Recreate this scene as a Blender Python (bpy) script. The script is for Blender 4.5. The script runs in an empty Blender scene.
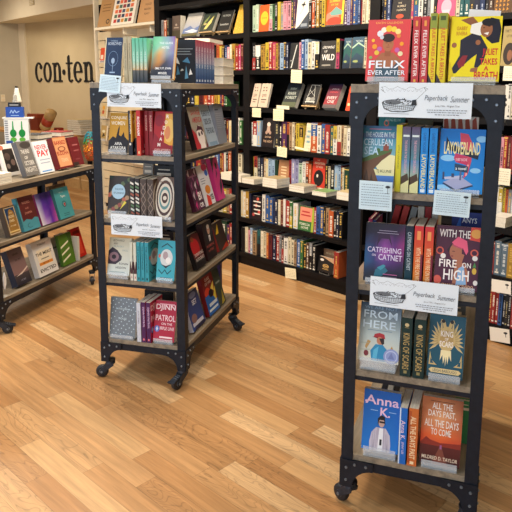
import bpy, math, random
from mathutils import Vector, Matrix
random.seed(7)
SC = bpy.context.scene
COL = SC.collection
PI = math.pi

# ------------------------------------------------------------------ camera
F, CX, CY, PITCH, ROLL = 612.45, 287.64, 190.97, 0.168641, 0.0114674
CAMZ = 1.5
cam = bpy.data.cameras.new('camera'); camo = bpy.data.objects.new('camera', cam); COL.objects.link(camo)
cam.sensor_fit = 'HORIZONTAL'; cam.sensor_width = 36.0; cam.lens = F / 512 * 36
cam.shift_y = -(256 - CY) / 512; cam.shift_x = (256 - CX) / 512
cam.clip_start = 0.05
camo.matrix_world = (Matrix.Translation((0, 0, CAMZ)) @ Matrix.Rotation(PI / 2 - PITCH, 4, 'X') @ Matrix.Rotation(ROLL, 4, 'Z'))
SC.camera = camo

def ray(px, py):
    u = (px - CX) / F; v = (py - CY) / F
    c, s = math.cos(ROLL), math.sin(ROLL)
    u, v = c * u + s * v, -s * u + c * v
    c, s = math.cos(PITCH), math.sin(PITCH)
    return Vector((u, c - v * s, -s - v * c))

class Frame:
    """a vertical face: O on the floor, e runs left to right along it, o points out of it"""
    def __init__(self, O, ang):
        self.O = Vector((O[0], O[1], 0)); self.ang = ang
        self.e = Vector((math.cos(ang), math.sin(ang), 0)); self.o = Vector((self.e.y, -self.e.x, 0))
    def cast(self, px, py, dep=0.0):
        d = ray(px, py); C0 = Vector((0, 0, CAMZ)); P0 = self.O - self.o * dep
        t = (P0 - C0).dot(self.o) / d.dot(self.o); w = C0 + d * t
        return (w - self.O).dot(self.e), w.z
    def pt(self, s, dep, z): 
        v = self.O + self.e * s - self.o * dep; return Vector((v.x, v.y, z))
    def hcast(self, px, py, z):
        d = ray(px, py); t = (z - CAMZ) / d.z; w = Vector((0, 0, CAMZ)) + d * t - self.O
        return w.dot(self.e), -w.dot(self.o)

W_, L_ = 0.464, 0.832
LEV = [1.4835, 1.1453, 0.8289, 0.5192, 0.1998]
aM, aR = -0.24104, -0.32317
OM, OR = Vector((-0.9481, 2.966, 0)), Vector((0.201, 1.9896, 0))
FM = Frame(OM, aM); FR = Frame(OR, aR)
FMS = Frame(FM.pt(W_, 0, 0), aM + PI / 2)           # long side of the middle cart
FRS = Frame(FR.pt(W_, 0, 0), aR + PI / 2)
FL = Frame(Vector((-1.7047, 3.51, 0)), aM + PI / 2)  # long side of the low cart at the left
FB = Frame((-0.4133, 5.0896), math.radians(-44.0))    # front of the black bookcase

# ------------------------------------------------------------------ materials
def lin(c):
    return c / 12.92 if c <= 0.04045 else ((c + 0.055) / 1.055) ** 2.4
def hx(h, k=1.0):
    h = h.lstrip('#')
    return tuple(lin(int(h[i:i + 2], 16) / 255) * k for i in (0, 2, 4)) + (1,)

class NT:
    def __init__(self, name):
        self.m = bpy.data.materials.new(name); self.m.use_nodes = True
        self.t = self.m.node_tree; self.n = self.t.nodes; self.l = self.t.links
        self.b = self.n['Principled BSDF']
    def node(self, ty, **kw):
        x = self.n.new(ty)
        for k, v in kw.items():
            if k.startswith('i_'):
                k = k[2:]; k = int(k) if k.isdigit() else k
                x.inputs[k].default_value = v
            else: setattr(x, k, v)
        return x
    def link(self, a, b): self.l.new(a, b)
    def math(self, op, a, b=None, c=None):
        x = self.node('ShaderNodeMath', operation=op)
        for i, v in enumerate((a, b, c)):
            if v is None: continue
            if isinstance(v, (int, float)): x.inputs[i].default_value = v
            else: self.link(v, x.inputs[i])
        return x.outputs[0]
    def ramp(self, fac, stops, interp='LINEAR'):
        r = self.node('ShaderNodeValToRGB'); r.color_ramp.interpolation = interp
        el = r.color_ramp.elements
        while len(el) < len(stops): el.new(0.5)
        for e, (p, c) in zip(el, stops): e.position = p; e.color = c if not isinstance(c, str) else hx(c)
        self.link(fac, r.inputs[0]); return r.outputs[0]
    def bump(self, h, strength=0.2, dist=0.002):
        b = self.node('ShaderNodeBump'); b.inputs['Strength'].default_value = strength; b.inputs['Distance'].default_value = dist
        self.link(h, b.inputs['Height']); self.link(b.outputs[0], self.b.inputs['Normal'])
    def set(self, **kw):
        for k, v in kw.items(): self.b.inputs[k.replace('_', ' ')].default_value = v

def mat_print(name, rough):
    t = NT(name); a = t.node('ShaderNodeAttribute', attribute_name='Col')
    no = t.node('ShaderNodeTexNoise', i_Scale=60.0); mix = t.node('ShaderNodeHueSaturation')
    v = t.math('MULTIPLY_ADD', no.outputs[0], 0.12, 0.94)
    t.link(v, mix.inputs['Value']); t.link(a.outputs['Color'], mix.inputs['Color'])
    t.link(mix.outputs[0], t.b.inputs['Base Color']); t.set(Roughness=rough); t.b.inputs['Specular IOR Level'].default_value = .3
    return t.m
PRINT = mat_print('printed_cover', 0.45)
CARD = mat_print('matte_card', 0.7)

def mat_pages():
    t = NT('book_pages'); tc = t.node('ShaderNodeTexCoord'); mp = t.node('ShaderNodeMapping'); mp.inputs['Scale'].default_value = (40, 900, 40)
    t.link(tc.outputs['Object'], mp.inputs[0]); no = t.node('ShaderNodeTexNoise', i_Scale=1.0); t.link(mp.outputs[0], no.inputs[0])
    t.link(t.ramp(no.outputs[0], [(0.3, '#c9c3b2'), (0.7, '#f1ede0')]), t.b.inputs['Base Color']); t.set(Roughness=0.85); return t.m
PAGES = mat_pages()

def mat_wood(name, c0, c1, c2, axis=0, rough=0.6, scale=1.0):
    t = NT(name); tc = t.node('ShaderNodeTexCoord'); mp = t.node('ShaderNodeMapping')
    sc = [38 * scale, 38 * scale, 38 * scale]; sc[axis] = 2.2 * scale; mp.inputs['Scale'].default_value = sc
    t.link(tc.outputs['Object'], mp.inputs[0])
    no = t.node('ShaderNodeTexNoise', i_Scale=1.0, i_Detail=6.0, i_Roughness=0.65, i_Distortion=0.6); t.link(mp.outputs[0], no.inputs[0])
    t.link(t.ramp(no.outputs[0], [(0.25, c0), (0.5, c1), (0.75, c2)]), t.b.inputs['Base Color'])
    t.bump(no.outputs[0], 0.25, 0.001); t.set(Roughness=rough); return t.m
WOODX = mat_wood('weathered_board_crosswise', '#5e5446', '#867a69', '#a39680', 0)
WOODY = mat_wood('weathered_board_lengthwise', '#5e5446', '#867a69', '#a39680', 1)
TABLEW = mat_wood('counter_wood', '#a77a48', '#c9995f', '#dcb27a', 0, 0.45)
BEECH = mat_wood('easel_wood', '#b08a58', '#d4b07c', '#e4c696', 2, 0.5)

def mat_noise(name, c0, c1, scale=30, rough=0.5, metal=0.0, bump=0.0, spec=0.5):
    t = NT(name); tc = t.node('ShaderNodeTexCoord'); no = t.node('ShaderNodeTexNoise', i_Scale=float(scale), i_Detail=4.0)
    t.link(tc.outputs['Object'], no.inputs[0])
    t.link(t.ramp(no.outputs[0], [(0.3, c0), (0.7, c1)]), t.b.inputs['Base Color'])
    if bump: t.bump(no.outputs[0], bump, 0.001)
    t.set(Roughness=rough, Metallic=metal); t.b.inputs['Specular IOR Level'].default_value = spec; return t.m
IRON = mat_noise('dark_painted_iron', '#10151f', '#191f2b', 40, 0.5, 0.05, 0.1, 0.3)
BOLT = mat_noise('worn_bolt_steel', '#5d6672', '#7d8792', 80, 0.35, 0.6)
RUBBER = mat_noise('caster_rubber', '#15161a', '#202228', 60, 0.5)
STEEL = mat_noise('caster_steel', '#262c38', '#39414e', 60, 0.4, 0.5)
BLACKL = mat_noise('black_laminate', '#09080a', '#0f0e11', 12, 0.55, spec=0.2)
BACKL = mat_noise('bookcase_back_panel', '#070606', '#0c0a0a', 12, 0.8, spec=0.1)
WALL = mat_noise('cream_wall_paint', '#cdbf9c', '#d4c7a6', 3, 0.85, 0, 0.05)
WALLG = mat_noise('grey_wall_paint', '#b4ad99', '#bdb6a2', 3, 0.85)  # plain greyer paint of the left wall
CREAM = mat_noise('cream_trim_paint', '#e2dac4', '#e8e1cd', 5, 0.7)
CEIL = mat_noise('ceiling_paint', '#e4dcc8', '#ebe4d2', 6, 0.9)
SLAT = mat_noise('slatwall_laminate', '#ddcdaa', '#e6d8b8', 6, 0.6)
KRAFT = mat_noise('kraft_cardboard', '#b08c58', '#c09c68', 25, 0.85)
PLASTER = mat_noise('far_paint', '#d6c8a4', '#dccfae', 4, 0.85)
LETTER = mat_noise('black_letter_vinyl', '#101218', '#171a22', 20, 0.5)
WIRE = mat_noise('bright_wire', '#9a9a98', '#c0c0be', 40, 0.3, 0.9)
MACRAME = mat_noise('twine', '#b39a6b', '#cbb489', 60, 0.9)
def mat_acrylic():
    t = NT('clear_acrylic'); t.set(Roughness=0.08, IOR=1.49, Alpha=0.28); t.b.inputs['Base Color'].default_value = hx('#e6eef6')
    return t.m
ACRYL = mat_acrylic()
def mat_glass():
    t = NT('window_glass'); t.set(Roughness=0.0, IOR=1.45); t.b.inputs['Transmission Weight'].default_value = 1.0; return t.m

def mat_floor():
    t = NT('laminate_strip_floor'); tc = t.node('ShaderNodeTexCoord')
    mp = t.node('ShaderNodeMapping'); mp.vector_type = 'TEXTURE'; mp.inputs['Rotation'].default_value = (0, 0, math.radians(-42.0))
    mp.inputs['Location'].default_value = (-0.4133, 5.0896, 0)
    t.link(tc.outputs['Object'], mp.inputs[0]); sx = t.node('ShaderNodeSeparateXYZ'); t.link(mp.outputs[0], sx.inputs[0])
    X, Y = sx.outputs[0], sx.outputs[1]
    w, L = 0.092, 0.72
    r = t.math('FLOOR', t.math('DIVIDE', t.math('ADD', Y, 0.025), w)); fr = t.math('FRACT', t.math('DIVIDE', t.math('ADD', Y, 0.025), w))
    wn = t.node('ShaderNodeTexWhiteNoise', noise_dimensions='1D'); t.link(r, wn.inputs['W'])
    xs = t.math('ADD', t.math('DIVIDE', X, L), t.math('MULTIPLY', wn.outputs[0], 5.3))
    c = t.math('FLOOR', xs); fc = t.math('FRACT', xs)
    cb = t.node('ShaderNodeCombineXYZ'); t.link(r, cb.inputs[0]); t.link(c, cb.inputs[1])
    wn2 = t.node('ShaderNodeTexWhiteNoise', noise_dimensions='2D'); t.link(cb.outputs[0], wn2.inputs['Vector'])
    tone = t.ramp(wn2.outputs[0], [(0.0, '#a07448'), (0.3, '#ab8154'), (0.6, '#b38a5d'), (0.85, '#bd9769'), (1.0, '#c8a67c')])
    # grain, offset per strip
    off = t.node('ShaderNodeVectorMath', operation='MULTIPLY_ADD'); off.inputs[1].default_value = (3.1, 7.7, 0)
    t.link(wn2.outputs['Color'], off.inputs[0]); t.link(mp.outputs[0], off.inputs[2])
    m2 = t.node('ShaderNodeMapping'); m2.inputs['Scale'].default_value = (2.6, 46, 1); t.link(off.outputs[0], m2.inputs[0])
    g = t.node('ShaderNodeTexNoise', i_Scale=1.0, i_Detail=7.0, i_Roughness=0.62, i_Distortion=0.35); t.link(m2.outputs[0], g.inputs[0])
    m3 = t.node('ShaderNodeMapping'); m3.inputs['Scale'].default_value = (2.2, 9.5, 1); t.link(off.outputs[0], m3.inputs[0])
    nn = t.node('ShaderNodeTexNoise', i_Scale=1.0, i_Detail=2.0, i_Distortion=0.8); t.link(m3.outputs[0], nn.inputs[0])
    rings = t.math('ABSOLUTE', t.math('SINE', t.math('MULTIPLY', nn.outputs[0], 62.0)))
    rings = t.math('POWER', t.math('SUBTRACT', 1.0, rings), 4.0)
    # cathedral figure only on some strips
    sel = t.math('GREATER_THAN', t.math('FRACT', t.math('MULTIPLY', wn2.outputs[0], 17.3)), 0.5)
    fig = t.math('MULTIPLY', t.math('MULTIPLY', rings, sel), 0.36)
    gr = t.math('MULTIPLY', t.math('SUBTRACT', g.outputs[0], 0.5), 1.25)
    val = t.math('SUBTRACT', t.math('ADD', 1.0, gr), fig)
    # joints
    e1 = t.math('LESS_THAN', t.math('MINIMUM', fr, t.math('SUBTRACT', 1.0, fr)), 0.013)
    e2 = t.math('LESS_THAN', t.math('MINIMUM', fc, t.math('SUBTRACT', 1.0, fc)), 0.0016)
    val = t.math('SUBTRACT', val, t.math('MULTIPLY', t.math('MAXIMUM', e1, e2), 0.30))
    hs = t.node('ShaderNodeHueSaturation'); t.link(tone, hs.inputs['Color']); t.link(val, hs.inputs['Value']); t.link(hs.outputs[0], t.b.inputs['Base Color'])
    rg = t.math('MULTIPLY_ADD', g.outputs[0], 0.15, 0.27); t.link(rg, t.b.inputs['Roughness'])
    t.bump(val, 0.06, 0.0005); return t.m
FLOORM = mat_floor()

# ------------------------------------------------------------------ mesh builder
class MB:
    def __init__(self): self.v = []; self.f = []; self.c = []; self.mi = []; self.mats = []; self.smooth = []
    def m(self, mat):
        if mat not in self.mats: self.mats.append(mat)
        return self.mats.index(mat)
    def face(self, pts, mat=PRINT, col=(.8, .8, .8, 1), sm=False):
        b = len(self.v); self.v += [tuple(p) for p in pts]; self.f.append(tuple(range(b, b + len(pts))))
        self.c.append(col if isinstance(col, list) else [col] * len(pts)); self.mi.append(self.m(mat)); self.smooth.append(sm)
    def box(self, x0, x1, y0, y1, z0, z1, mat=PRINT, col=(.8, .8, .8, 1), M=None):
        P = [Vector((x, y, z)) for x in (x0, x1) for y in (y0, y1) for z in (z0, z1)]
        if M is not None: P = [M @ p for p in P]
        b = len(self.v); self.v += [tuple(p) for p in P]
        for q in ((0, 1, 3, 2), (4, 6, 7, 5), (0, 4, 5, 1), (2, 3, 7, 6), (0, 2, 6, 4), (1, 5, 7, 3)):
            self.f.append(tuple(b + i for i in q)); self.c.append([col] * 4); self.mi.append(self.m(mat)); self.smooth.append(False)
    def prism(self, poly, M, t, mat=PRINT, col=(.8, .8, .8, 1)):
        """poly in xz plane, extruded along +y by t, then M"""
        n = len(poly); A = [M @ Vector((x, 0, z)) for x, z in poly]; B = [M @ Vector((x, t, z)) for x, z in poly]
        self.face(A, mat, col); self.face(B[::-1], mat, col)
        for i in range(n):
            j = (i + 1) % n; self.face([A[i], B[i], B[j], A[j]], mat, col)
    def cyl(self, p0, p1, r, n=16, mat=PRINT, col=(.8, .8, .8, 1), r1=None, caps=True):
        p0, p1 = Vector(p0), Vector(p1); ax = (p1 - p0).normalized(); r1 = r if r1 is None else r1
        a = ax.orthogonal().normalized(); b = ax.cross(a)
        A = [p0 + (a * math.cos(2 * PI * i / n) + b * math.sin(2 * PI * i / n)) * r for i in range(n)]
        B = [p1 + (a * math.cos(2 * PI * i / n) + b * math.sin(2 * PI * i / n)) * r1 for i in range(n)]
        s = len(self.v); self.v += [tuple(q) for q in A + B]
        for i in range(n):
            j = (i + 1) % n; self.f.append((s + i, s + j, s + n + j, s + n + i)); self.c.append([col] * 4); self.mi.append(self.m(mat)); self.smooth.append(True)
        if caps:
            self.face(A[::-1], mat, col); self.face(B, mat, col)
    def tube(self, pts, r, n=8, mat=PRINT, col=(.8, .8, .8, 1)):
        for a, b in zip(pts, pts[1:]): self.cyl(a, b, r, n, mat, col)
    def lathe(self, prof, n=24, mat=PRINT, col=(.8, .8, .8, 1), M=Matrix.Identity(4)):
        rows = []
        for r, z in prof:
            s = len(self.v); self.v += [tuple(M @ Vector((r * math.cos(2 * PI * i / n), r * math.sin(2 * PI * i / n), z))) for i in range(n)]; rows.append(s)
        for a, b in zip(rows, rows[1:]):
            for i in range(n):
                j = (i + 1) % n; self.f.append((a + i, a + j, b + j, b + i)); self.c.append([col] * 4); self.mi.append(self.m(mat)); self.smooth.append(True)
    def mesh(self, name):
        me = bpy.data.meshes.new(name); me.from_pydata(self.v, [], self.f)
        for m in self.mats: me.materials.append(m)
        me.polygons.foreach_set('material_index', self.mi); me.polygons.foreach_set('use_smooth', self.smooth)
        ca = me.color_attributes.new('Col', 'FLOAT_COLOR', 'CORNER')
        flat = [x for cl in self.c for c in cl for x in c]
        ca.data.foreach_set('color', flat); me.update(); return me
    def obj(self, name, parent=None, loc=None, rot=None, bevel=0):
        o = bpy.data.objects.new(name, self.mesh(name)); COL.objects.link(o)
        if parent: o.parent = parent
        if loc is not None: o.location = loc
        if rot is not None: o.rotation_euler = rot
        if bevel:
            b = o.modifiers.new('bevel', 'BEVEL'); b.width = bevel; b.segments = 2; b.limit_method = 'ANGLE'
        return o

USED = {}
def tag(o, label=None, cat=None, group=None, kind=None):
    if label: 
        USED[label] = USED.get(label, 0) + 1; o['label'] = label
    if cat: o['category'] = cat
    if group: o['group'] = group
    if kind: o['kind'] = kind
    return o
def empty(name, loc=(0, 0, 0), rot=(0, 0, 0)):
    o = bpy.data.objects.new(name, None); COL.objects.link(o); o.location = loc; o.rotation_euler = rot; o.empty_display_size = 0.05; return o
def dup(root):
    r = root.copy(); COL.objects.link(r)
    for ch in list(root.children):
        c = ch.copy(); COL.objects.link(c); c.parent = r
        for g in list(ch.children):
            d = g.copy(); COL.objects.link(d); d.parent = c
    return r
def struct(mb, name, **k):
    return tag(mb.obj(name, **k), kind='structure')

# ------------------------------------------------------------------ text
_tc = {}
def text_tris(s, bold=0.0):
    key = (s, bold)
    if key in _tc: return _tc[key]
    cu = bpy.data.curves.new('t', 'FONT'); cu.body = s; cu.size = 1; cu.resolution_u = 2; cu.offset = bold
    o = bpy.data.objects.new('t', cu); me = bpy.data.meshes.new_from_object(o)
    V = [(v.co.x, v.co.y) for v in me.vertices]; P = [tuple(p.vertices) for p in me.polygons]
    bpy.data.objects.remove(o); bpy.data.curves.remove(cu); bpy.data.meshes.remove(me)
    if not V: V = [(0, 0)]
    x0 = min(v[0] for v in V); x1 = max(v[0] for v in V); y0 = min(v[1] for v in V); y1 = max(v[1] for v in V)
    r = ([((x - x0) / max(x1 - x0, 1e-6), (y - y0) / max(y1 - y0, 1e-6)) for x, y in V], P, (x1 - x0) / max(y1 - y0, 1e-6))
    _tc[key] = r; return r

# art elements live in a 0..1 square (u right, v up)
def R(u0, v0, u1, v1, c, c2=None): return ('p', [(u0, v0), (u1, v0), (u1, v1), (u0, v1)], [c, c, c2 or c, c2 or c])
def P_(c, *pts): return ('p', list(pts), [c] * len(pts))
def E_(cx, cy, rx, ry, c, c2=None, n=22, a0=0, a1=360):
    pts = [(cx + rx * math.cos(math.radians(a0 + (a1 - a0) * i / n)), cy + ry * math.sin(math.radians(a0 + (a1 - a0) * i / n))) for i in range(n + (0 if a1 - a0 == 360 else 1))]
    return ('p', pts, [c if p[1] < cy else (c2 or c) for p in pts])
def RG(cx, cy, rx, ry, w, c, n=28, a0=0, a1=360):
    out = []
    for i in range(n):
        a, b = (math.radians(a0 + (a1 - a0) * k / n) for k in (i, i + 1))
        f = 1 - w
        out.append(('p', [(cx + rx * math.cos(a), cy + ry * math.sin(a)), (cx + rx * math.cos(b), cy + ry * math.sin(b)), (cx + f * rx * math.cos(b), cy + f * ry * math.sin(b)), (cx + f * rx * math.cos(a), cy + f * ry * math.sin(a))], [c] * 4))
    return ('g', out)
def LN(pts, w, c, asp=1.0):
    out = []
    for (x0, y0), (x1, y1) in zip(pts, pts[1:]):
        dx, dy = (x1 - x0), (y1 - y0) * asp; l = math.hypot(dx, dy) or 1e-6
        nx, ny = -dy / l * w / 2, dx / l * w / 2 / asp
        out.append(('p', [(x0 - nx, y0 - ny), (x1 - nx, y1 - ny), (x1 + nx, y1 + ny), (x0 + nx, y0 + ny)], [c] * 4))
    return ('g', out)
def GR(u0, v0, u1, v1, rows):
    """smooth printed gradient: rows of colours from bottom to top"""
    out = []; nr, nc = len(rows) - 1, len(rows[0]) - 1
    for j in range(nr):
        for i in range(nc):
            x0, x1 = u0 + (u1 - u0) * i / nc, u0 + (u1 - u0) * (i + 1) / nc; y0, y1 = v0 + (v1 - v0) * j / nr, v0 + (v1 - v0) * (j + 1) / nr
            out.append(('p', [(x0, y0), (x1, y0), (x1, y1), (x0, y1)], [rows[j][i], rows[j][i + 1], rows[j + 1][i + 1], rows[j + 1][i]]))
    return ('g', out)
def T(s, u, v, h, wmax, c, bold=0.02, al='c', rot=0, fill=False, slant=0.0):
    """text: centre (or left) u, base v, cap height h, width wmax"""
    return ('t', s, u, v, h, wmax, c, bold, al, rot, fill, slant)

def put_art(mb, art, M, w, h, mat=PRINT, eps=0.00005, k0=1):
    """draw art on plane: local (x=-w/2+u*w, y=-k*eps, z=v*h) then M"""
    k = k0
    def draw(el):
        nonlocal k
        if el[0] == 'g':
            for x in el[1]:
                _d(x)
            k += 1; return
        _d(el); k += 1
    def _d(el):
        if el[0] == 'p':
            pts = [M @ Vector((-w / 2 + min(max(u, 0), 1) * w, -k * eps, min(max(v, 0), 1) * h)) for u, v in el[1]]
            mb.face(pts, mat, [hx(c) for c in el[2]])
        elif el[0] == 't':
            _, s, u, v, th, wm, c, bold, al, rot, fill, sl = el
            V, P, asp = text_tris(s, round(bold * .35, 4))
            H = th * h; Wd = H * asp
            if fill or Wd > wm * w: Wd = wm * w
            col = hx(c)
            if rot == 0:
                ox = -w / 2 + u * w - (Wd / 2 if al == 'c' else 0)
                pt = lambda x, y: Vector((ox + (x + sl * (y - .5)) * Wd, -k * eps, v * h + y * H))
            else:  # reads downwards; u = centre across, v = top, th = length fraction, wm = glyph height fraction of w
                Gh = wm * w; Ln = min(th * h, Gh * asp * 1.25) if not fill else th * h
                ox = -w / 2 + u * w - Gh / 2
                pt = lambda x, y: Vector((ox + y * Gh, -k * eps, v * h - x * Ln))
            for p in P: mb.face([M @ pt(*V[i]) for i in p], mat, col)
    for el in art: draw(el)

# ------------------------------------------------------------------ books
NB = [0]
def make_book(w, h, t, front=None, spine=None, cover='#888888', back=None, hard=False, backart=None):
    """canonical pose: front faces -y, spine at -x, bottom on z=0, y from 0 to t"""
    root = empty('book')
    c = hx(cover); cb = hx(back or cover); ct = 0.0022 if hard else 0.0007; g = 0.003 if hard else 0.0003
    m = MB()
    m.box(-w / 2, w / 2, 0, ct, 0, h, PRINT, c)
    m.box(-w / 2, w / 2, t - ct, t, 0, h, PRINT, cb)
    m.box(-w / 2, -w / 2 + ct, ct, t - ct, 0, h, PRINT, c)
    I = Matrix.Identity(4)
    if front: put_art(m, front, I, w, h)
    if backart: put_art(m, backart, Matrix.Translation((0, t, 0)) @ Matrix.Rotation(PI, 4, 'Z'), w, h)
    if spine:
        Ms = Matrix.Translation((-w / 2, t / 2, 0)) @ Matrix.Rotation(-PI / 2, 4, 'Z')
        put_art(m, spine, Ms, t, h)
    m.obj('cover', root)
    p = MB(); p.box(-w / 2 + ct + .0004, w / 2 - g, ct + .0002, t - ct - .0002, g, h - g, PAGES)
    p.obj('pages', root)
    root['dim'] = (w, h, t); return root

def place_face(book, fr, s, dep, z, lean=12, yaw=0, rollz=0):
    """front shows along the face frame; s = centre"""
    book.location = fr.pt(s, dep, z)
    book.rotation_mode = 'XYZ'
    M = Matrix.Rotation(fr.ang + math.radians(yaw), 4, 'Z') @ Matrix.Rotation(-math.radians(lean), 4, 'X') @ Matrix.Rotation(math.radians(rollz), 4, 'Y')
    book.rotation_euler = M.to_euler()
def place_spine(book, fr, s0, dep, z, tilt=0):
    w, h, t = book['dim']
    s1 = s0 + t
    M = Matrix.Rotation(fr.ang, 4, 'Z') @ Matrix.Rotation(math.radians(tilt), 4, 'Y') @ Matrix.Rotation(PI / 2, 4, 'Z')
    book.rotation_euler = M.to_euler(); book.location = fr.pt(s1, dep + w / 2, z)

def face_book(fr, TL, TR, BL, BR, dep, z, label, front, t=0.022, spine=None, cover='#777777', lean=12, hard=False, yaw=0, group=None, hfix=None, wfix=None, back=None, stand=None):
    """size a face-out book from where its four corners show in the photograph"""
    if fr in (FR, FM): dep = max(dep, .012)
    a = fr.cast(*BL, dep); b = fr.cast(*BR, dep)
    w = wfix or (b[0] - a[0]); s = b[0] - w / 2
    z = max(z, stand + t * math.sin(math.radians(lean)) + .0075) if stand else z + t * math.sin(math.radians(lean))
    # top corners on the leaning plane
    L = math.radians(lean); nrm = fr.o * math.cos(L) + Vector((0, 0, math.sin(L))); P0 = fr.pt(s, dep, z)
    hs = []
    for q in (TL, TR):
        d = ray(*q); C0 = Vector((0, 0, CAMZ)); tt = (P0 - C0).dot(nrm) / d.dot(nrm); wv = C0 + d * tt
        hs.append((wv.z - z) / math.cos(L))
    h = hfix or sum(hs) / 2
    bk = make_book(w, h, t, front, spine, cover, back, hard); place_face(bk, fr, s, dep, z, lean, yaw)
    tag(bk, label, 'book', group)
    if stand:
        st = acrylic_stand(fr, s, dep, z, stand, w, t, lean, h); tag(st, 'clear stand under ' + ' '.join(label.replace(',', '').split()[:13]), 'book stand')
    return bk

NST = []
def acrylic_stand(fr, s, dep, z, zs, w, t, lean, h):
    """clear L-shaped easel: lip, ledge, back plate, foot"""
    L = math.radians(lean); root = empty('book_stand', fr.pt(s, dep, zs), (0, 0, fr.ang))
    dz = z - zs; ww = w * 0.88
    ML = Matrix.Translation((0, 0, dz)) @ Matrix.Rotation(-L, 4, 'X')
    m = MB()
    m.box(-ww / 2, ww / 2, -.007, t + .006, -.0045, -.0015, ACRYL, M=ML)      # ledge
    m.box(-ww / 2, ww / 2, -.007, -.004, -.0015, .012, ACRYL, M=ML)           # lip
    m.obj('ledge', root)
    m = MB(); m.box(-ww / 2, ww / 2, t + .003, t + .006, -.0015, h * .6, ACRYL, M=ML); m.obj('back_plate', root)
    m = MB()
    if dz > .012: m.box(-ww / 2, ww / 2, .0, .003, .003, dz - .006, ACRYL)
    m.box(-ww / 2, ww / 2, -.004, t + .05, .0005, .003, ACRYL); m.obj('foot', root)
    NST.append((root, fr, s, dep, zs)); return root

# small spine-out books (one mesh each)
def spine_mesh(w, h, t, cover, deco, band=None, seed=0):
    rnd = random.Random(seed); m = MB(); c = hx(cover)
    ct = .001
    # thickness along x, spine towards -y, depth w
    m.box(0, t, 0, ct, 0, h, PRINT, c); m.box(0, ct, ct, w, 0, h, PRINT, c); m.box(t - ct, t, ct, w, 0, h, PRINT, c)
    m.box(ct, t - ct, ct, w - .002, .002, h - .003, PAGES)
    if band:
        y0, y1, bc = band; m.face([(0, -.0003, y0 * h), (t, -.0003, y0 * h), (t, -.0003, y1 * h), (0, -.0003, y1 * h)], PRINT, hx(bc))
    dc = hx(rnd.choice((deco, deco, '#e9e4d6', '#d8b25a', '#1d1c22') if cover not in ('#17171b',) else (deco, '#e9e4d6')))
    style = rnd.random()
    runs = [(rnd.uniform(.42, .6), rnd.uniform(.84, .94), rnd.uniform(.3, .55)), (rnd.uniform(.13, .2), rnd.uniform(.28, .4), .3)] if style < .6 else [(rnd.uniform(.2, .3), rnd.uniform(.7, .9), rnd.uniform(.35, .6))] if style < .85 else [(.8, .92, .5), (.3, .7, .4), (.12, .2, .3)]
    for (a, b, wd) in runs:
        z = a * h; k = t * wd
        while z < b * h:
            dz = rnd.uniform(.003, .006); kk = k * rnd.uniform(.75, 1.0)
            m.face([((t - kk) / 2, -.0006, z), ((t + kk) / 2, -.0006, z), ((t + kk) / 2, -.0006, z + dz), ((t - kk) / 2, -.0006, z + dz)], PRINT, dc)
            z += dz + rnd.choice((.0015, .002, .006))
    if rnd.random() < .35: m.face([(0, -.0004, .94 * h), (t, -.0004, .94 * h), (t, -.0004, .97 * h), (0, -.0004, .97 * h)], PRINT, dc)
    q = t * .3; zz = h * .06
    m.face([(t / 2 - q, -.0006, zz), (t / 2 + q, -.0006, zz), (t / 2 + q, -.0006, zz + .01), (t / 2 - q, -.0006, zz + .01)], PRINT, dc)
    return m

# ------------------------------------------------------------------ room shell
def bp(s, dep, z=0): return FB.pt(s, dep, z)
fl = MB(); c4 = [bp(-11, 9.5), bp(6.2, 9.5), bp(6.2, -5.5), bp(-11, -5.5)]
fl.face([(p.x, p.y, 0) for p in c4][::-1], FLOORM); 
fo = fl.obj('floor'); tag(fo, kind='structure')
if fo.data.polygons[0].normal.z < 0: fo.data.flip_normals()
H_ROOM = 3.0
def wallbox(name, s0, s1, d0, d1, z0, z1, mat):
    m = MB(); m.box(s0, s1, d0, d1, z0, z1, mat)
    o = m.obj(name, loc=(FB.O.x, FB.O.y, 0), rot=(0, 0, FB.ang)); tag(o, kind='structure'); return o
# local x = s, local y = depth behind the bookcase front
wallbox('ceiling', -11, 6.2, -5.5, 9.5, H_ROOM, H_ROOM + .1, CEIL)
SLW = FB.cast(99.5, 100, .32)[0]
wallbox('wall_back', SLW + .02, 6.2, .345, .445, 0, H_ROOM, WALL)
wallbox('wall_return', SLW - .03, SLW + .0, .30, 6.2, 0, H_ROOM, CREAM)
wallbox('wall_right', 6.2, 6.3, -5.5, .445, 0, H_ROOM, WALL)
FW = Frame((-4.586, 10.741), math.atan2(9.51 - 10.741, -2.926 + 4.586))      # far wall with the lettering
def framebox(fr, name, s0, s1, d0, d1, z0, z1, mat, parent=None):
    m = MB(); m.box(s0, s1, d0, d1, z0, z1, mat)
    return m.obj(name, parent, loc=(fr.O.x, fr.O.y, 0), rot=(0, 0, fr.ang))
tag(framebox(FW, 'wall_far', -.1, 2.9, 0, .1, 0, H_ROOM, WALL), kind='structure')
tag(framebox(FW, 'trim_1', -.03, .16, -.03, -.001, 0, 2.5, CREAM), kind='structure')       # pilaster in the corner
FWL = Frame((-4.586, 10.741), FW.ang + math.radians(62))
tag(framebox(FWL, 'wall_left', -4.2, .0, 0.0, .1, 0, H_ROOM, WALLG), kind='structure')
tag(framebox(FW, 'baseboard_far', .17, 2.9, -.015, -.001, 0, .09, CREAM), kind='structure')
# bulkhead whose lower edge crosses the top left of the view
ba, bb = Vector((-4.785, 10.4365, 0)), Vector((-2.481, 8.0036, 0))
bd = (bb - ba).normalized(); FBH = Frame(ba, math.atan2(bd.y, bd.x))
mb = MB(); mb.box(-1.2, 4.2, 0, .12, 2.5, H_ROOM, CREAM); mb.box(-1.2, 4.0, .12, 3.3, 2.5, 2.56, CREAM)
tag(mb.obj('trim_2', loc=(ba.x, ba.y, 0), rot=(0, 0, FBH.ang)), kind='structure')
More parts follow.
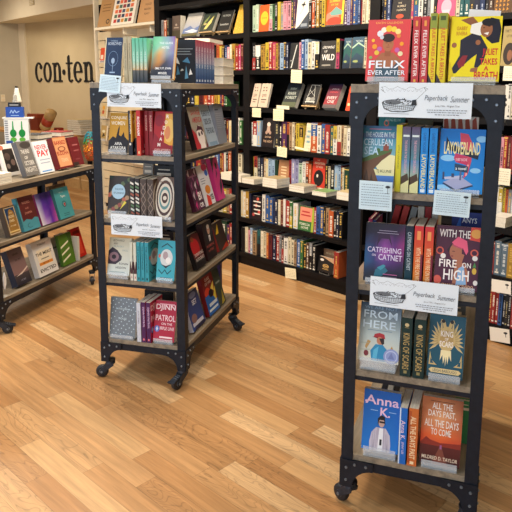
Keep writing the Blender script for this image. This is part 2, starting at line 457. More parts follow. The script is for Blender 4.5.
# shop front behind the camera: wall with three tall windows
mb = MB()
S0, S1 = -11, 6.2
for a, b in ((-11, -1.0), (.9, 1.3), (3.2, 3.6), (5.5, 6.2)): mb.box(a, b, -5.6, -5.5, 0, H_ROOM, CREAM)
mb.box(-1.0, 5.5, -5.6, -5.5, 2.7, H_ROOM, CREAM); mb.box(-1.0, 5.5, -5.6, -5.5, 0, .5, CREAM)
tag(mb.obj('wall_front', loc=(FB.O.x, FB.O.y, 0), rot=(0, 0, FB.ang)), kind='structure')
GL = mat_glass()
for i, (a, b) in enumerate(((-1.0, .9), (1.3, 3.2), (3.6, 5.5))):
    a += .001; b -= .001; w_ = empty('window_%d' % (i + 1), (FB.O.x, FB.O.y, 0), (0, 0, FB.ang)); tag(w_, kind='structure')
    m = MB()
    for q in ((a, a + .05, .501, 2.699), (b - .05, b, .501, 2.699), (a + .05, b - .05, .501, .55), (a + .05, b - .05, 2.65, 2.699)): m.box(q[0], q[1], -5.58, -5.52, q[2], q[3], CREAM)
    m.obj('window_frame', w_)

VENT = mat_noise('beige_vent_metal', '#b3a27c', '#bfae88', 10, .6)
# small vent grille high on the bulkhead
s_, z_ = FBH.cast(32, 1)
vt = empty('air_vent', FBH.pt(s_, -.002, z_), (0, 0, FBH.ang)); tag(vt, 'small beige air vent grille high on the bulkhead, top left', 'vent')
m = MB(); m.box(-.09, .09, -.008, 0, -.06, .06, VENT); m.obj('plate', vt)
m = MB()
for k in range(5): m.box(-.075, .075, -.013, -.0085, -.055 + k * .022, -.045 + k * .022, CREAM)
m.obj('louvres', vt)
s_, z_ = FWL.cast(3, 98)
pl = empty('wall_socket', FWL.pt(s_, -.001, z_), (0, 0, FWL.ang)); tag(pl, 'pale wall socket plate on the grey wall at the far left edge', 'wall socket')
m = MB(); m.box(-.035, .035, -.01, 0, -.06, .06, CREAM); m.obj('plate', pl)
m = MB(); m.box(-.025, .025, -.014, -.0105, .01, .05, SLAT); m.box(-.025, .025, -.014, -.0105, -.05, -.01, SLAT); m.obj('outlet', pl)

# ------------------------------------------------------------------ lettering on the far wall: con.ten
def ring_poly(cx, cz, rx, rz, ix, iz, a0, a1, n=26):
    o = [(cx + rx * math.cos(math.radians(a0 + (a1 - a0) * i / n)), cz + rz * math.sin(math.radians(a0 + (a1 - a0) * i / n))) for i in range(n + 1)]
    i_ = [(cx + ix * math.cos(math.radians(a0 + (a1 - a0) * i / n)), cz + iz * math.sin(math.radians(a0 + (a1 - a0) * i / n))) for i in range(n + 1)]
    return [[o[k], o[k + 1], i_[k + 1], i_[k]] for k in range(n)]
def rect(x0, x1, z0, z1): return [(x0, z0), (x1, z0), (x1, z1), (x0, z1)]
def disc(cx, cz, r, n=18): return [(cx + r * math.cos(2 * PI * i / n), cz + r * math.sin(2 * PI * i / n)) for i in range(n)]
def glyph(ch):
    if ch == 'o': return ring_poly(.42, .5, .42, .52, .22, .42, 0, 360)
    if ch == 'c': return ring_poly(.42, .5, .42, .52, .22, .43, 52, 318) + [disc(.66, .78, .13)]
    if ch == 'e': return ring_poly(.42, .5, .42, .52, .22, .43, 0, 318) + [rect(.15, .83, .47, .55)]
    if ch == 'n': return [rect(.10, .30, .05, .98), rect(0, .42, 0, .09), rect(0, .2, .89, .98), rect(.60, .80, .05, .66), rect(.5, .93, 0, .09)] + ring_poly(.475, .62, .325, .38, .13, .27, 0, 150)
    if ch == 't': return [rect(.17, .37, .2, 1.28), rect(.02, .62, .9, .98), [(.18, 1.2), (.35, 1.28), (.35, 1.34), (.27, 1.34)]] + ring_poly(.42, .22, .24, .24, .08, .15, 180, 330)
    if ch == '.': return [disc(.12, .5, .14)]
sL, zb = FW.cast(36.2, 81.8); sR, _ = FW.cast(94.5, 81); _, zt = FW.cast(50, 62.5)
xh = zt - zb; 
sg = empty('wall_lettering', FW.pt(sL, -.001, zb), (0, 0, FW.ang)); tag(sg, 'large black slab serif lettering fixed to the cream far wall', 'sign')
cur = 0; items = []
for ch, adv in (('c', .90), ('o', .98), ('n', 1.0), ('.', .36), ('t', .72), ('e', .96), ('n', .93)):
    items.append((ch, cur)); cur += adv
kx = (sR - sL) / cur
for ch, x in items:
    m = MB()
    for poly in glyph(ch): m.prism([((x + a) * kx, b * xh) for a, b in poly], Matrix.Translation((0, -.012, 0)), .011, LETTER)
    m.obj('letter', sg)

# ------------------------------------------------------------------ rolling carts
def gusset(m, M, mirror=False, bolts=True, G=.115, p=.042, Hg=.105, r=.032, t=.004):
    pts = [(0, 0), (G, 0), (G, -r)] + [(G - (G - p) * math.sin(a), -Hg + (Hg - r) * math.cos(a)) for a in [PI / 2 * k / 9 for k in range(1, 10)]] + [(0, -Hg)]
    s = -1 if mirror else 1
    # triangulated strip keeps the concave outline clean
    tl = [(s * x, z) for x, z in pts]
    arc = tl[2:-1]
    quads = [[(0, 0), tl[1], tl[2], (0, tl[2][1])]]
    for a, b in zip(arc, arc[1:]): quads.append([(0, a[1]), a, b, (0, b[1])])
    for q in quads: m.prism(q, M, t, IRON)
BM = MB(); BM.cyl((0, 0, 0), (0, -.004, 0), .0055, 10, BOLT, r1=.0035); BOLT_ME = BM.mesh('bolt')
def gusset_bolts(g, M, mirror=False):
    s = -1 if mirror else 1
    for x, z in ((.02, -.03), (.02, -.078), (.05, -.015), (.09, -.016)):
        o = bpy.data.objects.new('bolt', BOLT_ME); COL.objects.link(o); o.parent = g
        o.matrix_local = M @ Matrix.Translation((s * x, 0, z))

def caster(parent, x, y, ang, brake=True):
    """swivel caster: fork (swivel plate, cheeks) > wheel, hub, brake pedal"""
    m = MB()
    m.cyl((0, 0, .098), (0, 0, .092), .026, 20, STEEL); m.cyl((0, 0, .092), (0, 0, .078), .021, 20, STEEL, r1=.024)
    for sy in (-1, 1):
        poly = [(-.022, .082), (.018, .082), (.052, .038), (.050, .024), (.036, .022), (.026, .032), (-.02, .066)]
        m.prism(poly, Matrix.Translation((0, sy * .0165 - .0015, 0)), .003, STEEL)
    m.cyl((.042, -.0205, .032), (.042, .0205, .032), .006, 10, BOLT)
    m.box(-.022, .018, -.016, .016, .076, .082, STEEL)
    f = m.obj('caster', parent, loc=(x, y, 0), rot=(0, 0, ang))
    w = MB(); prof = [(.010, -.012), (.025, -.0125), (.0305, -.010), (.032, -.005), (.032, .005), (.0305, .010), (.025, .0125), (.010, .012)]
    w.lathe(prof, 26, RUBBER, M=Matrix.Translation((.042, 0, .0325)) @ Matrix.Rotation(PI / 2, 4, 'X')); w.obj('wheel', f)
    h = MB(); h.cyl((.042, -.0132, .0325), (.042, .0132, .0325), .013, 14, BOLT); h.obj('hub', f)
    if brake:
        b = MB(); Mx = Matrix.Translation((.02, 0, .068)) @ Matrix.Rotation(math.radians(18), 4, 'Y')
        b.box(-.015, .066, -.017, .017, 0, .004, STEEL, M=Mx); b.box(.058, .070, -.02, .02, -.003, .005, STEEL, M=Mx)
        for k in range(3): b.box(.008 + k * .012, .012 + k * .012, -.012, .012, .0042, .006, BOLT, M=Mx)
        b.obj('brake_pedal', f)

def make_cart(O, ang, W, L, levels, label, casters, zbot=.095):
    root = empty('rolling_book_cart', O, (0, 0, ang)); tag(root, label, 'book cart')
    zt = levels[0]; p, t = .042, .004
    m = MB(); m.box(-.002, W + .002, -.002, L + .002, zt, zt + .027, WOODY); m.obj('top_board', root, bevel=.0015)
    for (x, sx) in ((0, 1), (W, -1)):
        for (y, sy) in ((0, 1), (L, -1)):
            m = MB()
            m.box(min(x, x + sx * p), max(x, x + sx * p), min(y, y + sy * t), max(y, y + sy * t), zbot, zt - .0005, IRON)
            m.box(min(x, x + sx * t), max(x, x + sx * t), min(y + sy * t, y + sy * p), max(y + sy * t, y + sy * p), zbot, zt - .0005, IRON)
            m.box(min(x, x + sx * .04), max(x, x + sx * .04), min(y, y + sy * .04), max(y, y + sy * .04), zbot, zbot + .004, IRON)
            m.obj('post', root)
    for z in levels[1:]:
        m = MB(); m.box(.005, W - .005, .005, L - .005, z, z + .021, WOODX if z < 0 else WOODY); sh = m.obj('shelf', root, bevel=.001)
        m = MB(); rh = .015 if z != levels[-1] else .034
        for q in ((p, W - p, .0042, .0082), (p, W - p, L - .0082, L - .0042), (.0042, .0082, p, L - p), (W - .0082, W - .0042, p, L - p)): m.box(*q, z - rh, z - .0003, IRON)
        m.obj('shelf_rail', sh)
    for z in (zt - .0003, levels[-1] + .001):
        faces = [Matrix.Translation((0, -.0042, z)), Matrix.Translation((W, L + .0042, z)) @ Matrix.Rotation(PI, 4, 'Z'),
                 Matrix.Translation((W + .0042, 0, z)) @ Matrix.Rotation(PI / 2, 4, 'Z'), Matrix.Translation((-.0042, L, z)) @ Matrix.Rotation(-PI / 2, 4, 'Z')]
        for k, Mf in enumerate(faces):
            ln = W if k < 2 else L
            for mir in (False, True):
                M2 = Mf if not mir else Mf @ Matrix.Translation((ln, 0, 0))
                m = MB(); gusset(m, M2, mir); g = m.obj('gusset_plate', root)
                gusset_bolts(g, M2, mir)
        if z > .5 or True:
            m = MB()
            for q in ((p + .073, W - p - .073, .0, .004), (p + .073, W - p - .073, L - .004, L), (0, .004, p + .073, L - p - .073), (W - .004, W, p + .073, L - p - .073)): m.box(*q, z - .032, z - .0005, IRON)
            if z > levels[-1] + .1: m.obj('top_rail', root)
    for (x, y), (a, br) in zip(((.03, .03), (W - .03, .03), (W - .03, L - .03), (.03, L - .03)), casters):
        caster(root, x, y, math.radians(a), br)
    return root

make_cart(OM, aM, W_, L_, LEV, 'tall five level cart of grey wood and dark iron in the middle of the floor', [(195, False), (250, True), (-25, True), (120, False)])
make_cart(OR, aR, W_, L_, LEV, 'tall five level cart of grey wood and dark iron nearest the viewer, at the right', [(150, False), (240, True), (150, True), (120, False)])
WL, LL = .461, 1.085
LEVL = [.881, .542, .200]
OL_ = FL.pt(-.03, 0, 0) - Vector((math.cos(aM), math.sin(aM), 0)) * WL
FL = Frame(FL.pt(-.03, 0, 0), aM + PI / 2)
make_cart(OL_, aM, WL, LL, LEVL, 'low three level cart of grey wood and iron at the left edge', [(225, False), (35, True), (-60, False), (120, False)])

# ------------------------------------------------------------------ cards and signs hung on the shelves
def hung_card(name, fr, TL, TR, BL, BR, dep, label, art, cat='sign', z_top=None, tilt=0, group=None, mat=CARD, col='#e3edf6'):
    q = [fr.cast(*c, dep) for c in (TL, TR, BR, BL)]
    cx = sum(a[0] for a in q) / 4; cz = sum(a[1] for a in q) / 4
    w = ((q[1][0] - q[0][0]) + (q[2][0] - q[3][0])) / 2; h = ((q[0][1] - q[3][1]) + (q[1][1] - q[2][1])) / 2
    rot = math.atan2(q[1][1] - q[0][1] + q[2][1] - q[3][1], q[1][0] - q[0][0] + q[2][0] - q[3][0])
    m = MB(); m.box(-w / 2, w / 2, 0, .0008, 0, h, mat, hx(col))
    if art: put_art(m, art, Matrix.Identity(4), w, h, mat)
    M = Matrix.Translation(fr.pt(cx, dep, cz)) @ Matrix.Rotation(fr.ang, 4, 'Z') @ Matrix.Rotation(-rot, 4, 'Y') @ Matrix.Rotation(math.radians(tilt), 4, 'X') @ Matrix.Translation((0, 0, -h / 2))
    o = m.obj(name); o.matrix_world = M; tag(o, label, cat, group)
    return o

def boat_art():
    a = []; k = '#30343a'; g = '#5b6169'; rnd = random.Random(3)
    # festoon line and anchor points
    a.append(LN([(.02 + i * .045, .84 + .05 * math.sin(i * 1.9)) for i in range(12)], .003, '#8d949c', .33))
    a.append(LN([(.51, .78), (.49, .86), (.53, .83), (.51, .78), (.40, .48)], .003, g, .33))
    a.append(LN([(.03, .88), (.05, .75), (.02, .80), (.07, .70)], .003, g, .33))
    for i in range(9): a.append(LN([(.08 + i * .045, .80 + .03 * math.sin(i * 2)), (.10 + i * .045, .74), (.115 + i * .045, .80)], .002, '#8d949c', .33))
    # shallow woven boat / basket
    a.append(RG(.22, .42, .18, .10, .10, k)); a.append(E_(.16, .43, .09, .07, '#6d7278'))
    a.append(LN([(.04, .42), (.06, .26), (.14, .17), (.28, .16), (.38, .22), (.41, .38)], .008, k, .33))
    for i in range(16):
        u = .06 + i * .021
        a.append(LN([(u, .38 - .02 * math.sin(i)), (u + .012, .20 + .03 * rnd.random())], .0035, k, .33))
    for i in range(4): a.append(LN([(.05 + .01 * i, .36 - .05 * i), (.22, .30 - .05 * i), (.40 - .01 * i, .37 - .05 * i)], .003, g, .33))
    for i in range(14):
        u, v = rnd.uniform(.08, .34), rnd.uniform(.36, .52); a.append(P_(k if i % 2 else g, (u, v), (u + .03, v + .01), (u + .02, v + .05)))
    a.append(P_(k, (.36, .34), (.42, .36), (.41, .52), (.37, .50)))
    a.append(LN([(.06, .11), (.34, .10)], .004, '#8d949c', .33))
    a.append(T('Paperback', .625, .46, .19, .24, '#55606e', -.01, slant=.06)); a.append(T('Summer', .875, .46, .17, .19, '#55606e', -.01, slant=.08))
    a.append(T('June 15th - August 31st', .745, .31, .065, .33, '#39414c', .0))
    for r, (u0, u1) in enumerate(((.53, .96), (.54, .95), (.62, .88))):
        v = .22 - r * .065; u = u0
        while u < u1:
            l = rnd.uniform(.008, .03); a.append(R(u, v, min(u + l, u1), v + .022, '#7b838e')); u += l + .008
    return a
BOAT = boat_art()
def note_art(seed):
    rnd = random.Random(seed); a = []
    for r in range(9):
        v = .86 - r * .088; u = .07
        while u < (.72 if r in (0, 1, 2) else .93):
            l = rnd.uniform(.02, .07); a.append(R(u, v, min(u + l, .93), v + .022, '#7f95a8')); u += l + .018
    a += [LN([(.87, .62), (.87, .82)], .012, '#3c4654'), E_(.87, .84, .07, .045, '#2e3640'), LN([(.81, .62), (.93, .62)], .01, '#3c4654')]
    return a

OFF = -.0095
hung_card('announcement_sign', FR, (379.5, 82), (473.5, 83.5), (378, 117), (471, 119), OFF, 'white card sign with a boat drawing over the top edge of the near cart', BOAT)
hung_card('announcement_sign', FR, (370.4, 275.6), (458.5, 286), (369.7, 305), (457.5, 316), OFF, 'white card sign with a boat drawing hung mid height on the near cart', BOAT)
hung_card('announcement_sign', FM, (107, 82.5), (161, 84), (107, 106.5), (161, 108), OFF, 'white card sign with a boat drawing at the top of the middle cart', BOAT)
hung_card('announcement_sign', FM, (110.3, 213.5), (162, 217), (111.8, 234.3), (162.5, 238), OFF, 'white card sign with a boat drawing halfway up the middle cart', BOAT)
hung_card('note_card', FR, (360.8, 180), (393, 182.3), (357.5, 209), (391, 211.7), OFF - .002, 'handwritten pale blue note below the clifftop cover on the near cart', note_art(1), 'note card', tilt=4, col='#d2e8f2')
hung_card('note_card', FR, (435.7, 189), (471, 194), (431.4, 215), (469.3, 217.6), OFF - .002, 'handwritten pale blue note below the blue roadside diner cover on the near cart', note_art(2), 'note card', tilt=4, col='#d2e8f2')
hung_card('note_card', FM, (102, 74), (123, 76), (97, 91.5), (118, 93.5), OFF - .004, 'handwritten pale blue note leaning on the navy cover of the middle cart', note_art(3), 'note card', tilt=-6, col='#cfe6f2')

def talker(TL, TR, BL, BR, label, dep=None, art=None, col='#ece3bf', tilt=0):
    dep = (UB if TL[1] < 200 else 0) - .003
    return hung_card('shelf_card', FB, TL, TR, BL, BR, dep, label, art or note_small(), 'shelf card', tilt=tilt, col=col, group='review cards on the bookcase edges')
def note_small():
    rnd = random.Random(len(USED)); a = []
    for r in range(5):
        v = .78 - r * .14; u = .1
        while u < .88:
            l = rnd.uniform(.06, .2); a.append(R(u, v, min(u + l, .9), v + .03, '#b3aa8c')); u += l + .05
    return a
# ------------------------------------------------------------------ black bookcase
SH = [2.2415, 1.935, 1.6326, 1.325, 1.003, .7035, .407, .1045]
UB = .12          # the upper unit stands back from the deeper base unit
DB = .335
UPR = [(FB.cast(155, 50, UB)[0], FB.cast(160, 50, UB)[0]), (FB.cast(243.3, 50, UB)[0], FB.cast(249.4, 50, UB)[0]), (FB.cast(369, 40, UB)[0], FB.cast(379, 40, UB)[0]), (2.54, 2.62)]
bcx = empty('bookcase', (FB.O.x, FB.O.y, 0), (0, 0, FB.ang)); tag(bcx, 'long black wall bookcase of seven shelves filled with books', 'bookcase')
def bpart(name, *boxes, mat=BLACKL):
    m = MB()
    for b in boxes: m.box(*b, mat)
    return m.obj(name, bcx)
for s0, s1 in UPR:
    bpart('upright', (s0, s1, UB, DB, SH[5] + .0005, 2.6)); bpart('upright', (s0, s1, 0, DB, 0, SH[5] - .0005 - .036))
for (_, s0), (s1, _) in zip(UPR, UPR[1:]):
    for i, z in enumerate(SH):
        if i != 5: bpart('shelf', (s0 + .0005, s1 - .0005, (UB if i < 5 else 0) + .002, DB - .012, z - .036, z))
    bpart('plinth', (s0 + .0005, s1 - .0005, .012, .03, 0, SH[-1] - .037))
    bpart('top_panel', (s0 + .0005, s1 - .0005, UB + .002, DB - .012, 2.55, 2.6))
    bpart('back_panel', (s0 + .0005, s1 - .0005, DB - .011, DB - .001, SH[5] + .0005, 2.549), mat=BACKL)
    bpart('back_panel', (s0 + .0005, s1 - .0005, DB - .011, DB - .001, 0, SH[5] - .037), mat=BACKL)
bpart('ledge', (UPR[0][0], UPR[-1][1], 0, DB, SH[5] - .036, SH[5]))

COLN = {'k': ('black', '#17171b', '#c9c9c9'), 'K': ('charcoal', '#2b2c31', '#d9c98a'), 'w': ('white', '#e9e6dc', '#3c3c44'), 'c': ('cream', '#dcd0ae', '#6d4a36'),
        'y': ('yellow', '#e6c62e', '#2b2b2b'), 'Y': ('mustard', '#c9972f', '#4a2f16'), 'o': ('orange', '#dd5a22', '#f3e3c0'), 'r': ('red', '#b82a26', '#f0dcc8'),
        'R': ('dark red', '#701c22', '#d8a87a'), 'p': ('pink', '#dd93a2', '#7a2a3c'), 'P': ('hot pink', '#d43a6e', '#f8e4ea'), 'u': ('purple', '#5a2a66', '#d8b060'),
        'n': ('navy', '#1a2446', '#c8cfe0'), 'b': ('blue', '#2d5fae', '#e0e8f4'), 'B': ('deep blue', '#20386e', '#b9c8e6'), 'l': ('light blue', '#93b2d2', '#26406a'),
        't': ('teal', '#1f6d72', '#d0e6e0'), 'g': ('green', '#3a7d3a', '#e6eed2'), 'G': ('dark green', '#1d4a36', '#c9bb82'), 'm': ('pale green', '#b3cdb0', '#395a40'),
        'a': ('tan', '#bb9468', '#4a3222'), 'A': ('brown', '#5a3b2a', '#caa77a'), 's': ('grey', '#8d9196', '#26282c'), 'i': ('lilac', '#9a98c4', '#3a3a6a'), 'S': ('slate blue', '#5b7488', '#e2eaf0')}
import colorsys
def tame(h):
    v = [int(h[i:i + 2], 16) / 255 for i in (1, 3, 5)]; a, b, c = colorsys.rgb_to_hsv(*v); v = colorsys.hsv_to_rgb(a, b * .88, c * (.80 if b > .35 else .92))
    return '#%02x%02x%02x' % tuple(int(round(x * 255)) for x in v)
COLN = {k: (a, tame(b), tame(c)) for k, (a, b, c) in COLN.items()}
ORD = ['top', 'second', 'third', 'fourth', 'fifth', 'sixth', 'bottom']
GRPN = {}
def row(bay, ri, spec, ymid, hdef=.215):
    """spec: 'x:colour:height' by where the spines show; F entries are handled apart. x is the left edge, '|' ends a run"""
    z = SH[ri + 1]; toks = spec.split(); ents = []
    for tk in toks:
        p = tk.split(':'); ents.append((float(p[0]), p[1] if len(p) > 1 else '', float(p[2]) if len(p) > 2 else None))
    seq = []; DP = (UB + .04) if ri == 4 else (UB + .018) if ri < 4 else .018; SW = .145 if ri == 4 else .155
    for i, (x, c, h) in enumerate(ents[:-1]):
        if c in ('', '-'): continue
        s0, _ = FB.cast(x, ymid, DP); s1, _ = FB.cast(ents[i + 1][0], ymid, DP)
        rnd = random.Random(int(x * 10) + ri * 977)
        hh = (h / 100 if h else hdef + rnd.uniform(-.018, .012)); t = s1 - s0 - .0012
        seq.append((s0 + .0006, t, c, hh, rnd))
    bi = ['left', 'middle', 'right'].index(bay); lim = (UPR[bi][1] + .002, UPR[bi + 1][0] - .002)
    for i, (s0, t, c, hh, rnd) in enumerate(seq):
        if s0 < lim[0]: t -= lim[0] - s0; s0 = lim[0]
        if s0 + t > lim[1]: t = lim[1] - s0
        if t < .003: continue
        d = COLN[c[0]]; d2 = COLN[c[1]] if len(c) > 1 else None
        nm = lambda k: COLN[seq[k][2][0]][0]
        L_n = nm(i - 1) if i > 0 and seq[i][0] - seq[i - 1][0] - seq[i - 1][1] < .01 else None
        R_n = nm(i + 1) if i < len(seq) - 1 and seq[i + 1][0] - s0 - t < .01 else None
        me = d[0] + (' and ' + d2[0] if d2 else '')
        wide = 'thick' if t > .034 else 'thin' if t < .017 else 'medium'
        if L_n and R_n: nb = 'between %s and %s' % (L_n, R_n)
        elif L_n: nb = 'right of a %s one' % L_n
        elif R_n: nb = 'left of a %s one' % R_n
        else: nb = 'standing apart'
        lab = '%s %s spine %s, %s shelf, %s bay' % (wide, me, nb, ORD[ri], bay)
        vis = {('left', 0): 1, ('left', 1): 1, ('right', 0): .9}.get((bay, ri), 1 if bay == 'middle' else .45)
        PEND.append((t * vis, s0, t, hh, rnd, d, d2, DP, SW, z, lab, bay, ri))
PEND = []
def flush_rows(n):
    order = sorted(range(len(PEND)), key=lambda i: -PEND[i][0]); keep = set(order[:n]); rest = MB(); lc = {}; 
    for i in sorted(keep): lc.setdefault(PEND[i][10], []).append(i)
    nth = ['first', 'second', 'third', 'fourth', 'fifth', 'sixth', 'seventh']
    for i, (_, s0, t, hh, rnd, d, d2, DP, SW, z, lab, bay, ri) in enumerate(PEND):
        band = None
        if d2: b1 = rnd.choice((.45, 1.0)); band = (b1 - .45 if b1 < 1 else .55, b1, d2[1])
        wd = rnd.uniform(SW - .02, SW); dd = DP + rnd.uniform(0, .01)
        m = spine_mesh(wd, hh, t, d[1], d[2], band, rnd.random())
        if i in keep:
            o = m.obj('book', loc=FB.pt(s0, dd, z + .0004), rot=(0, 0, FB.ang)); L_ = lc[lab]
            tag(o, lab if len(L_) == 1 else '%s, %s of %d alike' % (lab, nth[L_.index(i)], len(L_)), 'book', 'books on the %s shelf of the %s bay' % (ORD[ri], bay))
        else:
            b0 = len(rest.v); rest.v += [(x + s0, y + dd, zz + z + .0004) for x, y, zz in m.v]
            rest.f += [tuple(b0 + k for k in f) for f in m.f]; rest.c += m.c; rest.smooth += m.smooth; rest.mi += [rest.m(m.mats[k]) for k in m.mi]
    o = rest.obj('thin_books', loc=(FB.O.x, FB.O.y, 0), rot=(0, 0, FB.ang)); tag(o, 'the many thinner book spines filling the shelves of the black bookcase', 'books', kind='stuff')

# spine rows, colour codes above; x in the photograph along the row's middle height
row('middle', 0, '252:m 255.3:m 258.3:- 269:mp 272:g 274.5:k 277.5:y 280.5:s 283:p 286.5:p 290.3:G 292.6:u 295:- 308.5:k 311.3:o 314.4:k 316:Y 319:k 321.5:y 325:- 343.5:u 346.5:i 349.5:u 352:b 355:b 357.5:B 360:r 362:c 365:c 367.5:c 370', 22)
row('middle', 1, '251.5:kr 255:kw 260:Y 262.8:Y 265:y 268.6:r 272:P 275:Y 277.5:A 279.5:l 283.5:n 286:n 288.3:- 298.5:p 301:b 304:l 307.6:c 311:w 314.5:kw 318.8:- 335.5:Py 338.6:k 340.6:- 363.5:c 366:k 369', 58)
row('middle', 3, '248.8:w 252.5:rw 256.7:l 260.5:- 274:K 279:k 281.3:u 286.3:ko 288.6:a 291.6:c 294:A 296:y 299.2:yk 303:- 310.6:ob 317:w 321:b 325:r 330:t 333.3:wy 337:cr 341:a 343.5:c 346.5:w 350:c 353:l 357:w 360:y 363', 130)
row('middle', 4, '250.5:y 254:cr 257.3:k 260.3:n 263:a 265.6:c 268:l 271.2:l 274.3:G 277:- 288.6:r 291.3:i 295:i 298.3:m 302:w 305.3:oA 308:o 310.6:- 325:k 328:c 330:k 334:l 337.5:l 340.3:R 342.2:c 344.2:G 349:t 353:b 358:w 363', 172)
row('middle', 5, '240.2:c 242.6:w 245.2:Y 248.6:n 250.6:- 262:w 265:b 268.7:b 272.2:B 274.8:n 277.3:c 280:R 283:w 285.2:r 289.6:gy 292.4:w 297:- 313.7:r 316.2:b 319.8:b 323.2:k 325.5:a 329:o 333.6:k 336.4:n 339:k 342.5', 202)
row('middle', 6, '238.2:K 241.2:k 244.4:c 247.5:p 250:l 252.3:a 256.3:tk 260.5:c 263.4:c 266.2:o 268.4:R 272:n 275.5:r 278.6:s 281:rk 283.6:w 287.6:c 290.6:c 293.6:a 296.2:b 300:g 303:k 306:A 309:ks 312:k 315.5:- 334.2:or 339', 240)
row('left', 0, '161:s 163.2:o 166:K 168.6:-', 25, .19)
row('left', 1, '205:r 209:y 213:k 216:o 218.8:y 221.3:n 224:B 226.5:p 229:c 231.5:Y 235:r 238:P 240.2:R 242.6', 58)
row('left', 2, '176:Y 181:y 186:k 190:n 194:y 198:R 203:o 207:r 211:o 214:Y 217:y 219:u 221.3:r 223:k 225:g 227:-', 100)
row('left', 3, '180:n 186:R 193:k 200:a 206:y 212:w 217:s 221:r 223.6:k 226:R 228:c 231:k 233:r 236:w 239:g 242', 128)
row('left', 4, '190:n 196:r 202:k 208:c 214:b 219:R 221.5:r 223.3:w 225.6:k 228:o 231:k 234:s 238:c 242', 162)
row('left', 5, '200:R 206:k 212:n 218:c 222:y 226:a 229:r 232.5:k 236:c 239:- 242', 195)
row('left', 6, '214:k 220:G 226:u 229:r 232:p 235:K 238:c 240:k 242.6', 232)
row('right', 0, '380:k 383:n 386.5:B 390.5:- 411.2:P 413.5:tb 418:wy 422.5:k 427:s 430:w 433:k 436:- 455.8:c 459.5:t 463.5:tK 469:K 474:n 479.5:B 484.5:k 488:A 492.5:-', 8)
row('right', 2, '494:k 500:R 504:w 507.5:w 511:c 515', 100)
row('right', 3, '488:a 494:r 500:p 503.5:r 507.5:R 511:r 516', 148)
row('right', 4, '488:k 494:w 498:wy 502:y 504.6:o 507.3:s 511:w 516', 200)
row('right', 5, '486:R 491.6:r 494.3:S 500.8:S 507.7:Y 515', 250)
row('right', 6, '480:k 484:o 488:r 491.5:r 495:r 498.2:b 502.2:k 505.2:K 508:k 511.3:r 516', 305)

# face-out books standing in the spine rows
flush_rows(112)
def bc_face(ri, x0, x1, ytop, ymid, label, front, t=.02, dep=.02, lean=6, cover='#777777', group=None, slant=0, back=None):
    dep += UB if ri < 5 else 0
    z = SH[ri + 1] + .0006 + t * math.sin(math.radians(lean))
    a = FB.cast(x0, ymid, dep)[0]; b = FB.cast(x1, ymid, dep)[0]; w = b - a - .007
    xm = (x0 + x1) / 2; _, zt = FB.cast(xm, ytop, dep + .02)
    h = (zt - z) / math.cos(math.radians(lean))
    bk = make_book(w, h, t, front, None, cover, back); place_face(bk, FB, (a + b) / 2, dep, z, lean)
    tag(bk, label, 'book', group); return bk

bc_face(0, 258.3, 268.8, 5, 18, 'orange cover with a yellow disc on the top shelf of the middle bay', [R(0, 0, 1, 1, '#dc5a20'), E_(.5, .5, .38, .26, '#e8b62c'), T('A COLD CURE', .5, .48, .05, .5, '#7a3a10')])
bc_face(0, 295.2, 308.4, -2, 15, 'white cover with a dark bird and grey diagonal corner, top shelf, middle bay', [R(0, 0, 1, 1, '#e9e2d6'), P_('#3c4450', (0, 0), (1, 0), (1, .55), (.25, .08)), P_('#20242a', (.3, .78), (.5, .82), (.62, .9), (.6, .8), (.72, .76), (.52, .74), (.5, .66), (.42, .76)), R(.4, .06, .9, .16, '#8f98a2')] + [E_(.3 + .06 * i, .5 + .04 * i, .02, .012, '#b8303a') for i in range(5)])
bc_face(0, 325.2, 343.3, -3, 13, 'bright orange, teal and yellow cover with hills, top shelf, middle bay', [R(0, 0, 1, 1, '#e85a24'), R(.88, 0, 1, 1, '#efc52c'), E_(.35, .3, .4, .2, '#e8836a'), P_('#6fa39a', (.2, .45), (.55, .66), (.9, .5), (.9, .38), (.3, .36)), E_(.5, .16, .42, .15, '#d8402a'), T('SUMMER', .45, .82, .09, .7, '#f3c63a'), T('OF THE', .45, .7, .07, .5, '#f3c63a'), R(0, 0, 1, .05, '#4a4a44')])
bc_face(1, 288.4, 298.3, 43, 58, 'black cover with a white slash on the second shelf of the middle bay', [R(0, 0, 1, 1, '#26282a'), P_('#c9cdc8', (.2, .05), (.32, .05), (.75, .92), (.66, .92)), R(.1, .3, .5, .34, '#8a8c8c')])
bc_face(1, 319, 335.4, 41, 56, 'black cover with white hand lettering on the second shelf of the middle bay', [R(0, 0, 1, 1, '#2d2c2c'), T('GROWING', .5, .72, .1, .75, '#e8e6e0', slant=.1), T('UP', .35, .58, .08, .3, '#e8e6e0'), T('WILD', .52, .3, .22, .8, '#f0eee8', .05), R(.15, .1, .7, .15, '#9a968c')])
LAND = [R(0, 0, 1, 1, '#1c2f44', '#3c5a70'), P_('#2a5a58', (0, .3), (.4, .5), (1, .35), (1, .6), (.4, .72), (0, .55)), P_('#a9c9b0', (0, .62), (.5, .78), (1, .66), (1, .7), (.5, .84), (0, .68)), E_(.35, .22, .22, .04, '#9aa86a'), R(0, 0, 1, .16, '#1b2a3c'), T('THE TRAIL', .55, .84, .06, .6, '#cfe0e0')]
bc_face(1, 342, 350, 38, 56, 'narrow teal landscape cover behind its twin, second shelf, middle bay', LAND, dep=.03)
bc_face(1, 350.3, 363.3, 37, 56, 'wide teal and green landscape cover at the right end of second shelf, middle bay', LAND, dep=.02)
